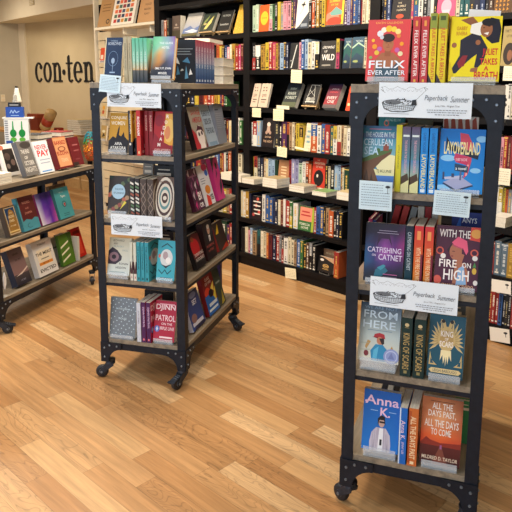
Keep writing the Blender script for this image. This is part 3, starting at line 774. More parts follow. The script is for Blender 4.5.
bc_face(3, 260.8, 273.8, 118, 132, 'black cover with a pale seated figure, fourth shelf, middle bay', [R(0, 0, 1, 1, '#231d1f'), E_(.5, .78, .14, .08, '#d9c9bc'), P_('#b79c8c', (.34, .5), (.66, .5), (.6, .72), (.4, .72)), E_(.36, .5, .1, .06, '#a88a7a'), E_(.64, .5, .1, .06, '#a88a7a'), T('GATHER', .5, .32, .06, .5, '#c9a88a'), T('THE NIGHT', .5, .16, .08, .7, '#c9a88a')])
bc_face(3, 303.2, 310.4, 123, 140, 'cream cover with blue lettering leaning on the fourth shelf, middle bay', [R(0, 0, 1, 1, '#e2d2b4')] + [E_(.12 + .19 * (i % 5), .1 + .12 * (i // 5), .025, .012, '#c98a5a') for i in range(35)] + [R(.25, .66, .75, .74, '#7fa0a8'), R(.2, .48, .7, .56, '#7fa0a8'), R(.3, .3, .8, .38, '#7fa0a8')], lean=10)
bc_face(4, 277.2, 288.4, 160, 170, 'tan cover with cream text behind the flat stacks, fifth shelf, middle bay', [R(0, 0, 1, 1, '#ab7c58'), R(.05, .04, .95, .07, '#5a3424')] + [R(.25, .7 - .12 * i, .75, .75 - .12 * i, '#e0c49c') for i in range(5)], dep=.04)
bc_face(4, 310.8, 324.8, 157, 172, 'red cover with a black hole in a face, fifth shelf, middle bay', [R(0, 0, 1, 1, '#c23a2a'), T('THE', .4, .88, .04, .2, '#f0d8b8'), T('INVENTION', .5, .78, .07, .75, '#f0d8b8'), T('OF BEES', .5, .68, .06, .5, '#f0d8b8'), E_(.5, .38, .36, .24, '#1f1a1c'), E_(.4, .44, .07, .05, '#d8cabb'), R(.3, .05, .9, .1, '#f0d8b8')], dep=.04)
bc_face(5, 250.8, 261.8, 196, 210, 'black cover with red flowers and white script, sixth shelf, middle bay', [R(0, 0, 1, 1, '#241b20')] + [E_(x, y, .12, .07, c) for x, y, c in ((.5, .88, '#c8584a'), (.4, .6, '#d07a6a'), (.7, .34, '#c04a44'), (.2, .2, '#a84444'))] + [R(.1 + .05 * i, .74 - .17 * i, .8, .79 - .17 * i, '#e2dcd2') for i in range(4)])
bc_face(5, 297.4, 313.4, 206, 217, 'green cover with a pink field and large author line, sixth shelf, middle bay', [R(0, 0, 1, 1, '#3f6a3c'), R(.08, .4, .86, .95, '#dd8a72'), R(.86, 0, 1, 1, '#9cae3a'), R(.2, .74, .7, .8, '#b03a3c'), R(.15, .6, .78, .66, '#b03a3c'), T('TOBECCA', .42, .22, .09, .7, '#e9ecd8'), T('HOWE', .45, .08, .09, .5, '#e9ecd8')])
# bottom shelf: black cover on a wire stand before a tan cover and grey book
bc_face(6, 322.5, 335, 249, 265, 'tan cover with a figure, behind the black one at bottom shelf end', [R(0, 0, 1, 1, '#ab8464'), T('MEADOW', .55, .78, .08, .7, '#efd8a8'), E_(.3, .5, .06, .08, '#3a2c28'), R(0, 0, 1, .12, '#8a6a50')], dep=.11, lean=4)
def wire_stand(fr, s, dep, z, w):
    o = empty('wire_stand', fr.pt(s, dep, z), (0, 0, fr.ang)); m = MB()
    m.tube([(-w / 2, -.012, .02), (-w / 2, -.012, .006), (-w / 2, .07, .006)], .0018, 6, WIRE); m.tube([(w / 2, -.012, .02), (w / 2, -.012, .006), (w / 2, .07, .006)], .0018, 6, WIRE)
    m.cyl((-w / 2, -.012, .006), (w / 2, -.012, .006), .0018, 6, WIRE); m.obj('base_wire', o)
    m = MB(); m.tube([(-w / 2, .028, .006), (-w / 2, .05, .12), (w / 2, .05, .12), (w / 2, .028, .006)], .0018, 6, WIRE); m.obj('back_wire', o); return o
bk = bc_face(6, 317, 333, 258, 270, 'black cover with gold letters and a round seal on a wire stand, bottom shelf', [R(0, 0, 1, 1, '#23201f'), P_('#b99474', (.0, 1), (1, 1), (1, .68), (.3, .95)), E_(.22, .78, .12, .08, '#e6dcd2'), RG(.5, .42, .2, .13, .3, '#c29a5a'), R(.38, .38, .62, .46, '#c29a5a'), R(.3, .2, .7, .24, '#c29a5a')], dep=.035, lean=10)
bk.location.z += .009
s_ = FB.cast(325, 272, .03)[0]
tag(wire_stand(FB, s_, .03, SH[7], .09), 'thin bright wire stand under the black and gold book, bottom shelf', 'book stand')
bc_face(0, 390.8, 411, -12, 8, 'black cover with red and cream lettering behind the coral cover, right bay', [R(0, 0, 1, 1, '#16161c'), T('THE', .4, .52, .05, .25, '#c9bca0'), T('RUMBLE', .5, .42, .06, .7, '#c9bca0'), T('HARBOR', .5, .3, .06, .6, '#c9bca0'), E_(.45, .14, .2, .07, '#c04a2c')])
bc_face(0, 436.3, 455.6, -8, 6, 'pink cover with pale arch, top shelf of the right bay', [R(0, 0, 1, 1, '#e0507a'), E_(.5, .42, .28, .3, '#f0a8bc'), R(.3, .1, .7, .3, '#f4c0cc')])
bc_face(0, 493, 513, -8, 4, 'brown and amber patterned cover at the top right corner', [R(0, 0, 1, 1, '#5a3a18')] + [P_('#c98a2c', (.1 + .2 * i, .1 + .2 * j), (.22 + .2 * i, .16 + .2 * j), (.12 + .2 * i, .26 + .2 * j)) for i in range(4) for j in range(4)])
bc_face(1, 500.5, 516, 26, 48, 'olive yellow cover with a dark curly head, second shelf, right bay', [R(0, 0, 1, 1, '#a8945c'), E_(.55, .3, .42, .28, '#2c2018'), E_(.6, .26, .18, .14, '#8a5a3c'), T('THIRTY NINE', .5, .84, .07, .8, '#3a3020'), T('LETTERS', .5, .72, .06, .5, '#3a3020')])

# display books on slanted rests, third shelf of the middle bay and second of the left
HANDS = [R(0, 0, 1, 1, '#cdb8a4')] + [E_(.28 + .3 * (i % 2) + .04 * (i // 2), .82 - .12 * (i // 2), .08, .03, '#5a4038') for i in range(4)] + [R(.2, .3, .8, .34, '#4a3a34'), R(.25, .2, .7, .23, '#4a3a34'), E_(.3, .44, .05, .03, '#b0503c')] + [RG(.3 + .12 * i, .5, .07, .05, .3, '#3a302c') for i in range(4)]
def easel(fr, s, dep, z, w, h, lean, label, t=.012):
    z += (t + .012) * math.sin(math.radians(lean)); h = h + .03
    o = empty('easel', fr.pt(s, dep, z), (0, 0, fr.ang)); tag(o, label, 'easel'); M = Matrix.Rotation(-math.radians(lean), 4, 'X')
    for sx in (-1, 1):
        m = MB(); m.box(sx * w * .36 - .006, sx * w * .36 + .006, t + .001, t + .009, 0, h * .9, BEECH, M=M); m.obj('leg', o)
    m = MB(); m.box(-w * .5, w * .5, -.014, t + .0008, .012, .020, BEECH, M=M); m.obj('ledge', o)
    m = MB(); m.box(-.006, .006, t + .010, t + .017, h * .6, h * 1.05, BEECH, M=M); m.obj('top_post', o)
    m = MB(); m.cyl(M @ Vector((0, t + .022, h * .8)), Vector((0, min(h * .62, .2), -.004)), .004, 8, BEECH); m.obj('rear_leg', o)
    return M
def display(ri, x0, x1, ytop, ymid, label, front, t=.03, dep=.05, lean=22, lift=0, cover='#555', hard=False, w=None, back=None):
    dep += UB
    z = SH[ri + 1] + .0012 + (lift or t * math.sin(math.radians(lean))); a = FB.cast(x0, ymid, dep)[0]; b = FB.cast(x1, ymid, dep)[0]; w = w or (b - a)
    L = math.radians(lean); nrm = FB.o * math.cos(L) + Vector((0, 0, math.sin(L))); sc = a + w / 2; bi = 0 if x0 < 245 else 1; sc = min(max(sc, UPR[bi][1] + w / 2 + .003), UPR[bi + 1][0] - w / 2 - .003); P0 = FB.pt(sc, dep, z)
    d = ray((x0 + x1) / 2 + 8, ytop); tt = (P0 - Vector((0, 0, CAMZ))).dot(nrm) / d.dot(nrm); hh = (CAMZ + d.z * tt - z) / math.cos(L)
    bk = make_book(w, hh, t, front, None, cover, back, hard); place_face(bk, FB, sc, dep, z, lean); tag(bk, label, 'book')
    return sc, w, hh
display(2, 250, 256.5, 83.5, 96, 'cream cover with small hands, the left of the two alike, third shelf', HANDS, .02, .004, 16, cover='#cdb8a4', w=.08)
display(2, 257.8, 266.5, 83.5, 96, 'cream cover with small hands, the right and full one, third shelf', HANDS, .022, .004, 16, cover='#cdb8a4')
display(2, 281, 294.5, 83, 107, 'dark green black cover with pale lettering leaning back, third shelf', [R(0, 0, 1, 1, '#2b3230', '#1b2530'), T('EVERY', .5, .72, .08, .5, '#a9b8b0'), T('RIVER', .5, .5, .12, .7, '#c4ccc0'), T('FOREST', .5, .33, .12, .8, '#c4ccc0'), R(0, .0, 1, .2, '#5a6248')], .035, .06, 26, cover='#3c4650')
q = display(2, 302.5, 316, 84, 104, 'black cover with a white line drawn tower on the easel, third shelf', [R(0, 0, 1, 1, '#1c1c1e'), LN([(.2, .05), (.35, .95)], .03, '#cfcfc8'), LN([(.8, .05), (.6, .95)], .03, '#cfcfc8'), LN([(.35, .95), (.95, .93)], .02, '#cfcfc8'), LN([(.22, .4), (.65, .75)], .02, '#cfcfc8'), LN([(.75, .4), (.3, .7)], .02, '#cfcfc8'), E_(.35, .25, .18, .1, '#a8a8a0'), E_(.65, .25, .18, .1, '#8a8a84'), R(.15, .1, .85, .15, '#cfcfc8')], .012, .05, 20, lift=.042, cover='#1c1c1e')
easel(FB, q[0], UB + .05, SH[3] + .002, q[1] + .01, q[2], 20, 'pale wooden easel holding the tower cover, third shelf, middle bay')
display(2, 322, 335, 84, 108, 'red and navy cover with large pale letters leaning back, third shelf', [R(0, 0, 1, 1, '#a8242c', '#1d2440'), R(0, 0, 1, .14, '#5b5052'), T('SEVEN LIES', .55, .76, .05, .6, '#c9c4cc'), T('STEPHEN', .5, .62, .07, .6, '#d84048'), T('EVERY', .5, .36, .12, .75, '#e9e2e0'), T('ONE', .5, .2, .12, .5, '#e9e2e0')], .045, .05, 28, cover='#7d7f86')
display(2, 345.5, 356, 86, 100, 'orange cover half hidden behind the near cart, third shelf', [R(0, 0, 1, 1, '#dc4a22'), R(.1, .2, .8, .3, '#f2d8a0')], .02, .06, 16, cover='#dc4a22')
display(0, 181, 196, 13, 34, 'pale cover with a snowy landscape on the top shelf of the left bay', [R(0, 0, 1, 1, '#8a9ec4', '#ddd6c4'), P_('#6f84b4', (0, .3), (.4, .45), (.7, .3), (1, .42), (1, .15), (0, .12)), R(0, 0, 1, .12, '#6a6440'), P_('#e9ecef', (.1, .2), (.6, .3), (1, .2), (.7, .12))], .04, .05, 24, cover='#5c6c84', hard=True)
q = display(0, 199, 212, 13, 34, 'dark cover with a yellow leaf shape on a little easel, left bay', [R(0, 0, 1, 1, '#39433c'), P_('#d9cf7c', (.3, .1), (.5, .5), (.8, .85), (.75, .45), (.5, .1)), P_('#8a9a5c', (.1, .3), (.4, .6), (.5, .9), (.2, .6)), E_(.3, .4, .12, .06, '#c9b884')], .03, .05, 24, lift=.048, cover='#3c4444')
easel(FB, q[0], UB + .05, SH[1] + .002, q[1], q[2] * .6, 24, 'small tan easel under the yellow leaf cover, left bay', .03)
q = display(0, 216.5, 228.5, 10, 30, 'black chalkboard sign with white words on the second easel, left bay', [R(0, 0, 1, 1, '#232425'), T('FICTION', .5, .68, .1, .6, '#b9bcb8'), T('bestsellers', .5, .25, .1, .85, '#c9ccc8')], .008, .05, 22, lift=.042, cover='#4a4a48')
easel(FB, q[0], UB + .05, SH[1] + .002, q[1] + .01, q[2], 22, 'pale wooden easel carrying the black sign, left bay')
display(0, 233, 243, 4, 22, 'yellow mottled cover at the right end of the left bay, top shelf', [R(0, 0, 1, 1, '#d2a63a')] + [E_((i * 37 % 100) / 100, (i * 53 % 100) / 100, .04, .02, '#e4c060') for i in range(30)], .02, .05, 18, cover='#d2a63a')
bc_face(0, 171.5, 180, 16, 26, 'brown cover with pale emblem standing on the left bay top shelf', [R(0, 0, 1, 1, '#5e5048'), R(.2, .45, .8, .5, '#a8988a'), E_(.5, .6, .12, .05, '#a8988a'), R(0, 0, 1, .35, '#4a4434')], .06, .05, 3)

# flat stacks lying in front of the fifth shelf's spines
def flat_stack(fr, s0, s1, dep, z, thick, cols, lab, group, d=.17):
    zz = z + .0005
    for i, (t, c, side) in enumerate(zip(thick, cols, range(9))):
        bk = make_book(d, (s1 - s0) - random.uniform(0, .006), t, None, None, c)
        # spine towards the wall, fore edge out: lie on its back cover
        M = Matrix.Rotation(fr.ang, 4, 'Z') @ Matrix(((0, 0, 1, 0), (-1, 0, 0, 0), (0, -1, 0, 0), (0, 0, 0, 1)))
        bk.matrix_world = Matrix.Translation(fr.pt(s0, dep + d / 2, zz + t)) @ M
        w = ['lowest', 'second', 'third', 'fourth', 'fifth'][i] if i < len(thick) - 1 or len(thick) == 1 else 'topmost'
        tag(bk, '%s of %s' % (w, lab), 'book', group); zz += t + .0003
G5 = 'flat stacked books on the fifth shelf'
def fs(x0, x1, y, th, cols, lab, ri=4, d=.145, dep=.003):
    a = FB.cast(x0, y, dep)[0]; b = FB.cast(x1, y, dep)[0]; flat_stack(FB, a, b, dep, SH[ri + 1], th, cols, lab, G5, d)
fs(242, 254, 183, (.022, .02), ('#d9d2bc', '#c9c0a8'), 'the pale edged flat pair, left end of fifth shelf, middle bay')
fs(262.5, 277, 188, (.02, .018, .02, .016), ('#c9b48c', '#b7bfca', '#dccfa8', '#b3a078'), 'the pale edged flat stack below the tan cover, fifth shelf')
fs(289, 304, 194, (.02, .018, .012), ('#c9c2b0', '#8a4a34', '#b5aa92'), 'the pale edged flat stack below the red cover, fifth shelf')
fs(312, 326, 198, (.026, .008), ('#c9c6bc', '#7fa36a'), 'the green topped flat pair right of the red cover, fifth shelf')
fs(336.5, 350, 201, (.03, .028), ('#d2bd92', '#cdb88c'), 'the thick flat pair half hidden by the near cart, fifth shelf')
fs(221, 231, 176, (.03, .03), ('#e4dfd0', '#e4dfd0'), 'the white flat pair seen through the middle cart, fifth shelf')
fs(233, 241, 176, (.03, .028), ('#e4dfd0', '#d9d4c8'), 'the white flat pair at the bookcase divider, fifth shelf', d=.11)
fs(490, 506, 226, (.03, .03), ('#e9e6de', '#e4e0d8'), 'the white flat pair just right of the near cart, fifth shelf')

talker((291.5, 69.5), (302.3, 70.2), (290.5, 82.5), (301.4, 83.3), 'cream card hanging from the second shelf edge of the middle bay')
talker((254.5, 108), (262.8, 108.2), (250, 116.5), (258.8, 117.5), 'slanted cream card below the cream hands covers, third shelf edge')
talker((273.6, 109), (284.5, 109.4), (272.8, 120.3), (283, 121.3), 'upright cream card hanging at the third shelf edge')
talker((277, 105.2), (290, 106), (276, 108.6), (288.5, 109.6), 'narrow cream strip card lying on the third shelf lip', art=[R(0, 0, 1, 1, '#f0e8c6')])
talker((279.5, 146.5), (289.5, 148.5), (274.5, 156), (284.2, 157.3), 'slanted cream card hanging from the fourth shelf edge')
talker((295, 146), (309, 149.5), (294.5, 148.8), (307.5, 151), 'thin cream strip card on the fourth shelf lip', art=[R(0, 0, 1, 1, '#f0e8c6')])
talker((287.5, 268), (297.5, 269.5), (282.8, 277), (294.5, 279), 'cream card with a rounded corner hanging from the bottom shelf edge')
talker((504, 66), (516, 66), (502.5, 80.5), (515, 81), 'cream card right of the near cart top, second shelf edge', col='#efe8d0')
talker((498.5, 168), (511, 169), (497, 184), (509.5, 186), 'cream card right of the near cart, fourth shelf edge', col='#efe8d0')
talker((492, 279), (512, 282), (491, 291), (510, 294.5), 'white card with a small palm sketch, sixth shelf edge at right', col='#eeeae0', art=[E_(.8, .7, .1, .08, '#3a3a3a'), R(.79, .4, .82, .7, '#3a3a3a')])
talker((490.5, 327), (511, 330), (489, 340), (508.5, 343.5), 'white card with a small palm sketch, bottom shelf edge at right', col='#eeeae0', art=[E_(.8, .7, .1, .08, '#3a3a3a'), R(.79, .4, .82, .7, '#3a3a3a')])

# ------------------------------------------------------------------ near cart (right), end face
def spine_t(s, c, w=.62, v=.95, ln=.85, bold=.02): return T(s, .5, v, ln, w, c, bold, rot=1)
ZS = [LEV[0] + .0275] + [z + .0215 for z in LEV[1:]]
def spine_book(fr, x0, x1, ymid, dep, z, h, label, front, spine, cover, w=.14, hard=False, tilt=0, group=None, backart=None):
    dc = .012; a = fr.cast(x0, ymid, dc)[0]; b = fr.cast(x1, ymid, dc)[0]; a += .0008
    bk = make_book(w, h, b - a - .0014, front, spine, cover, None, hard, backart); place_spine(bk, fr, a, dep, z, tilt); tag(bk, label, 'book', group); return bk

FELIX = [R(0, 0, 1, 1, '#d84a4e'), T('KACEN CALLENDER', .5, .93, .035, .85, '#f0b25a'),
         P_('#a8694a', (.16, 0), (.2, .34), (.36, .46), (.64, .46), (.82, .34), (.86, 0)), P_('#3c5566', (.22, 0), (.24, .3), (.34, .22), (.64, .22), (.76, .32), (.8, 0)),
         P_('#9a5c40', (.43, .4), (.57, .4), (.57, .52), (.43, .52)), E_(.5, .6, .13, .12, '#b0704e'), E_(.5, .70, .15, .07, '#2e2426'),
         R(.43, .615, .48, .622, '#3a2420'), R(.53, .615, .58, .622, '#3a2420'), R(.46, .545, .54, .553, '#7a3030'), P_('#8f5238', (.5, .61), (.52, .575), (.49, .575))] + \
        [E_(x, y, r, r * .68, c, n=9) for x, y, r, c in ((.3, .77, .08, '#e6e6ee'), (.38, .83, .07, '#f4f0e0'), (.5, .85, .08, '#f0c33c'), (.62, .84, .07, '#f3d24a'), (.72, .8, .07, '#f6e08c'), (.34, .71, .05, '#c9d2dc'), (.74, .73, .05, '#e58a4a'), (.18, .56, .06, '#f0a030'), (.14, .66, .04, '#f5c040'), (.24, .46, .06, '#e7c34a'), (.3, .52, .06, '#c264a8'), (.72, .5, .06, '#c264a8'), (.82, .6, .05, '#f0a030'), (.8, .44, .06, '#e9dcae'), (.1, .38, .04, '#8fb36a'))] + \
        [T('FELIX', .5, .205, .125, .86, '#eef3fb', .04, fill=True), T('EVER AFTER', .5, .095, .075, .88, '#e4edf8', .03, fill=True), R(.28, .05, .7, .062, '#c9a0a8')]
FELIX_S = [spine_t('FELIX EVER AFTER', '#f6f0ea', .5, .8, .68, .03), R(.35, .04, .65, .08, '#e6b84a'), R(.35, .86, .65, .94, '#e8a24a')]
JUL = [R(0, 0, 1, 1, '#ecd91f'), P_('#8c5a3c', (.18, .95), (.42, 1), (.56, .88), (.5, .82)), P_('#f0efe8', (.4, .88), (.6, .92), (.66, .74), (.5, .68), (.38, .76)),
       P_('#272838', (.2, .64), (.42, .74), (.6, .7), (.74, .52), (.68, .3), (.56, .2), (.5, .22), (.54, .42), (.44, .36), (.3, .26), (.14, .12), (.06, .12), (.06, .2), (.2, .4)),
       P_('#1f2030', (.66, .9), (.78, .98), (.94, .95), (.99, .8), (.96, .6), (.82, .58), (.7, .66)), E_(.7, .8, .12, .12, '#9a6444'), E_(.74, .91, .14, .06, '#1c1a22'), P_('#f4efe8', (.65, .74), (.75, .76), (.73, .71)), R(.63, .82, .67, .83, '#2a1a14'), R(.73, .84, .77, .85, '#2a1a14'),
       P_('#8c2c34', (.16, .28), (.26, .4), (.36, .4), (.3, .24), (.2, .2)), E_(.08, .56, .05, .04, '#9a6444'), E_(.55, .6, .05, .04, '#9a6444'), P_('#9a6444', (.44, .2), (.58, .22), (.56, .14), (.42, .15)),
       P_('#d9c01c', (0, 0), (.1, .1), (.02, .3), (0, .3)),
       T('GABBY', .22, .79, .06, .22, '#c98a2c', .04, fill=True), T('RIVERA', .22, .71, .06, .22, '#c98a2c', .04, fill=True),
       T('JULIET', .8, .375, .13, .3, '#cf2a34', .05, fill=True), T('TAKES', .78, .255, .1, .34, '#cf2a34', .05, fill=True), T('A', .74, .165, .07, .1, '#cf2a34', .05), T('BREATH', .74, .03, .12, .46, '#cf2a34', .05, fill=True), R(.14, .06, .44, .07, '#a89a2c')]
JUL_S = [R(0, .78, 1, 1, '#8f9a3c'), spine_t('JULIET TAKES A BREATH', '#c9382c', .6, .8, .72, .04), R(.2, .9, .8, .96, '#4a5a2c'), P_('#3a2c34', (0, 0), (.7, 0), (0, .16))]
SEA = [R(0, 0, 1, 1, '#3a8fa8', '#5a6c9a'), R(0, .88, 1, 1, '#2f7f96', '#3b5f8c'), R(0, .48, 1, .8, '#7fb0bc', '#4a8fb0'), E_(.85, .38, .4, .16, '#e6dfae'), R(0, .0, 1, .2, '#2a58a4', '#4a78c0'), R(.3, .2, 1, .3, '#d8d8a4', '#e6dca8'),
       P_('#6a4a34', (0, .06), (.46, .04), (.55, .1), (.4, .3), (.62, .44), (.88, .56), (.9, .62), (.5, .5), (.2, .44), (0, .42)), P_('#4f6a3a', (0, .4), (.2, .43), (.5, .5), (.9, .6), (.9, .64), (.6, .6), (.3, .53), (0, .45)),
       P_('#4a3426', (.1, .08), (.2, .3), (.28, .08)), P_('#4a3426', (.3, .06), (.34, .24), (.42, .06)), R(.64, .6, .8, .7, '#8a4a3c'), P_('#5a3430', (.62, .7), (.82, .7), (.72, .76)), R(.68, .74, .7, .8, '#5a3430'), E_(.5, .6, .06, .04, '#3f6a3a'),
       T('THE HOUSE IN THE', .52, .82, .08, .84, '#cfe0ea', .02, fill=True), T('CERULEAN', .48, .68, .11, .84, '#c6dcec', .03, fill=True), T('SEA', .3, .53, .13, .42, '#bcd8ee', .04, fill=True), T('TJ KLUNE', .7, .235, .06, .44, '#3a4a3c', .01), R(.2, .94, .84, .955, '#b0708c')]
SEA_S = [R(0, .5, 1, 1, '#4a8090', '#5e4a6a'), R(0, .2, 1, .5, '#a8b89a', '#4a7fb0'), R(0, 0, 1, .22, '#d9d8a0'), P_('#4a3a2c', (0, .12), (1, .2), (.8, .3), (0, .24)), spine_t('THE HOUSE IN THE CERULEAN SEA', '#e0a8b8', .3, .8, .5, .03), R(.1, .85, .9, .88, '#d9e6e6')]
LAY = [R(0, 0, 1, 1, '#1489d8', '#0f72c6'), E_(.2, .54, .17, .05, '#8cc6ee'), E_(.14, .08, .2, .04, '#8cc6ee'), E_(.82, .36, .12, .04, '#8cc6ee'), E_(.92, .85, .12, .05, '#8cc6ee'),
       P_('#c8465e', (.44, .94), (.62, .92), (.74, .76), (.72, .5), (.66, .3), (.56, .22), (.62, .45), (.6, .62), (.46, .8)), P_('#f2a8a8', (.64, .45), (.67, .45), (.64, .28), (.6, .27)),
       P_('#1a2238', (.14, .88), (.14, .68), (.86, .53), (.88, .62), (.24, .76)), T('LAYOVERLAND', .5, .6, .2, .8, '#e8dca0', .06, fill=True),
       P_('#c03a60', (.36, .62), (.62, .58), (.66, .5), (.62, .44), (.38, .48), (.33, .54)), T('GABBY NOONE', .5, .5, .045, .26, '#f2c8d4', .02), P_('#24405c', (.36, .46), (.66, .42), (.65, .32), (.36, .35)), T('a novel', .5, .36, .05, .24, '#e6eef2', .02),
       P_('#263a5c', (.1, .14), (.4, .02), (.8, .12), (.5, .26)), P_('#a4a8cc', (.12, .16), (.42, .05), (.78, .14), (.48, .27)), P_('#b8bcd8', (.14, .24), (.56, .28), (.5, .23), (.16, .2)), R(.1, .2, .14, .32, '#3a4468'), R(.3, .24, .36, .3, '#3a4468'), R(.48, .2, .52, .34, '#5a648c')]
LAY_S = [R(0, 0, 1, 1, '#1a84d4'), spine_t('LAYOVERLAND', '#e6dc9a', .62, .6, .52, .06), spine_t('GABBY NOONE', '#0f4c90', .4, .93, .3, .03), R(.2, .02, .8, .07, '#e6f0f6')]
CAT = [GR(0, 0, 1, 1, [['#141422', '#161624', '#161624', '#181626', '#161420'], ['#1a2c48', '#182036', '#1c2438', '#201c36', '#1c1830'], ['#1f5a8c', '#28386c', '#5a3a84', '#4a2468', '#3a1c50'], ['#245a90', '#3a3474', '#9a4aa4', '#6a2c80', '#7a2a6a'], ['#2a3c68', '#2c2450', '#7a3a88', '#50246c', '#8a2c70'], ['#221c34', '#241a34', '#2c1a3c', '#2a1838', '#5a2050'], ['#1a1628', '#1c1628', '#201628', '#201628', '#301838']]), P_('#30183a', (.3, .6), (.34, .85), (.6, .86), (.7, .6), (.6, .74), (.4, .74)),
       P_('#2a6a80', (.25, .04), (.3, .2), (.48, .3), (.62, .2), (.5, .12), (.4, .05)), P_('#3f90a4', (.34, .24), (.5, .3), (.56, .28), (.44, .2)), T('CATFISHING', .5, .5, .09, .86, '#d8cde8', .02, fill=True), T('ON', .24, .43, .04, .1, '#d8cde8'), T('CATNET', .66, .375, .1, .6, '#d8cde8', .03, fill=True), R(.34, .87, .8, .88, '#9a90a8'), R(.3, .83, .84, .84, '#9a90a8'), R(.5, .13, .86, .145, '#b05a8a'), R(.5, .08, .86, .1, '#8a8298')]
CAT_S = [R(0, 0, 1, 1, '#1f4450', '#162036'), spine_t('CATFISHING ON CATNET', '#b9c9d2', .5, .9, .62, .03), R(.3, .04, .7, .08, '#8aa0ac')]
PY_S = [R(0, 0, 1, .45, '#dc8c34', '#d8622c'), R(0, .45, 1, 1, '#d8622c', '#c42a38'), spine_t('WITH THE FIRE ON HIGH', '#f2d2a8', .55, .66, .58, .04), R(.3, .78, .7, .92, '#e89a5a'), R(.75, 0, 1, .55, '#7a2a3c')]
FIRE = [R(0, 0, 1, 1, '#4a1a34'), P_('#e04a3a', (.75, .8), (1, .78), (1, 1), (.78, 1)), E_(.9, .9, .12, .07, '#f0a850'), P_('#2a1420', (.26, .62), (.4, .76), (.4, .5)), E_(.46, .6, .14, .13, '#a86a50'), P_('#a86a50', (.46, .4), (.6, .4), (.66, .56), (.5, .6)), P_('#e05a7c', (.36, .74), (.5, .84), (.7, .78), (.74, .62), (.7, .56), (.62, .66), (.48, .66)), P_('#b05060', (.36, .72), (.6, .66), (.62, .64), (.4, .68)), P_('#a86a50', (.42, .1), (.46, .4), (.66, .44), (.76, .3), (.76, .1)), P_('#8ab0d8', (.5, .08), (.54, .34), (.66, .4), (.74, .1)), R(.38, .6, .44, .61, '#2a1420'), R(.36, .52, .41, .535, '#7a2438'),
        RG(.1, .6, .09, .06, .35, '#d05a48'), E_(.18, .52, .06, .04, '#e6e0da'), RG(.88, .6, .09, .06, .35, '#d05a48'), E_(.9, .52, .06, .04, '#e6e0da'), E_(.9, .32, .05, .05, '#d8b040'), P_('#4a8a4a', (.86, .38), (.9, .46), (.94, .38)), E_(.08, .14, .09, .07, '#d0584a'), E_(.94, .14, .05, .04, '#e6e0da'),
        T('WITH THE', .42, .82, .12, .7, '#f0e6e2', .03, fill=True), T('FIRE', .3, .35, .12, .4, '#f4ece8', .04, fill=True), T('ON', .72, .36, .08, .2, '#f4ece8', .03, fill=True), T('HIGH', .5, .15, .17, .58, '#f4ece8', .04, fill=True), T('ELIZABETH ACEVEDO', .5, .035, .055, .8, '#e8b890', .02, fill=True)]
HERE = [R(0, 0, 1, .45, '#d9d6c4', '#b4c2c2'), R(0, .45, 1, 1, '#b4c2c2', '#1d3c5c'), T('WE ARE NOT', .5, .895, .05, .8, '#7f9cb4', .01, fill=True), T('FROM', .5, .74, .13, .82, '#c9dbe8', .02, fill=True), T('HERE', .48, .57, .13, .8, '#c9dbe8', .02, fill=True), R(.2, .53, .8, .54, '#6c8498'),
        P_('#2f86b4', (.34, .02), (.3, .18), (.42, .3), (.6, .3), (.74, .2), (.76, .02)), P_('#5ab0d4', (.36, .02), (.38, .2), (.5, .27), (.46, .02)), E_(.53, .37, .09, .07, '#b87a5c'), P_('#2a1f24', (.5, .4), (.62, .42), (.63, .32), (.58, .3)), P_('#a82c34', (.36, .41), (.38, .47), (.5, .5), (.62, .48), (.65, .4), (.52, .43)), P_('#8a2028', (.32, .42), (.48, .43), (.46, .4)),
        P_('#b8925a', (.2, .2), (.3, .34), (.22, .36), (.16, .24)), E_(.2, .13, .06, .05, '#7a2c34'), P_('#b8925a', (.74, .18), (.82, .3), (.9, .18), (.82, .24)), LN([(.05, .3), (.25, .31)], .008, '#9aa494'), LN([(.05, .18), (.3, .2)], .008, '#9aa494'),
        E_(.82, .12, .19, .13, '#8c98c8'), RG(.82, .12, .15, .1, .15, '#b9c2e2'), P_('#6f7cb0', (.74, .08), (.82, .19), (.9, .08))]
KING_S = [R(0, 0, 1, 1, '#16302f'), spine_t('KING OF SCARS', '#b59a62', .6, .74, .62, .03), E_(.5, .88, .2, .03, '#c8b488'), R(.3, .83, .7, .836, '#b59a62'), R(.35, .05, .65, .1, '#8f8458')]
def feathers(cx, cy, sgn, c0, c1):
    out = []
    for i in range(9):
        a = math.radians(100 - i * 17); l = .34 + .05 * math.sin(i * .9); x1 = cx + sgn * math.cos(a) * l * 1.15; y1 = cy + math.sin(a) * l * .8
        nx, ny = -math.sin(a) * .035, math.cos(a) * .035 * .7
        out.append(('p', [(cx, cy), (cx + (x1 - cx) * .6 - sgn * nx, cy + (y1 - cy) * .6 - ny), (x1, y1), (cx + (x1 - cx) * .6 + sgn * nx, cy + (y1 - cy) * .6 + ny)], [c0, c1, c1, c0]))
    return ('g', out)
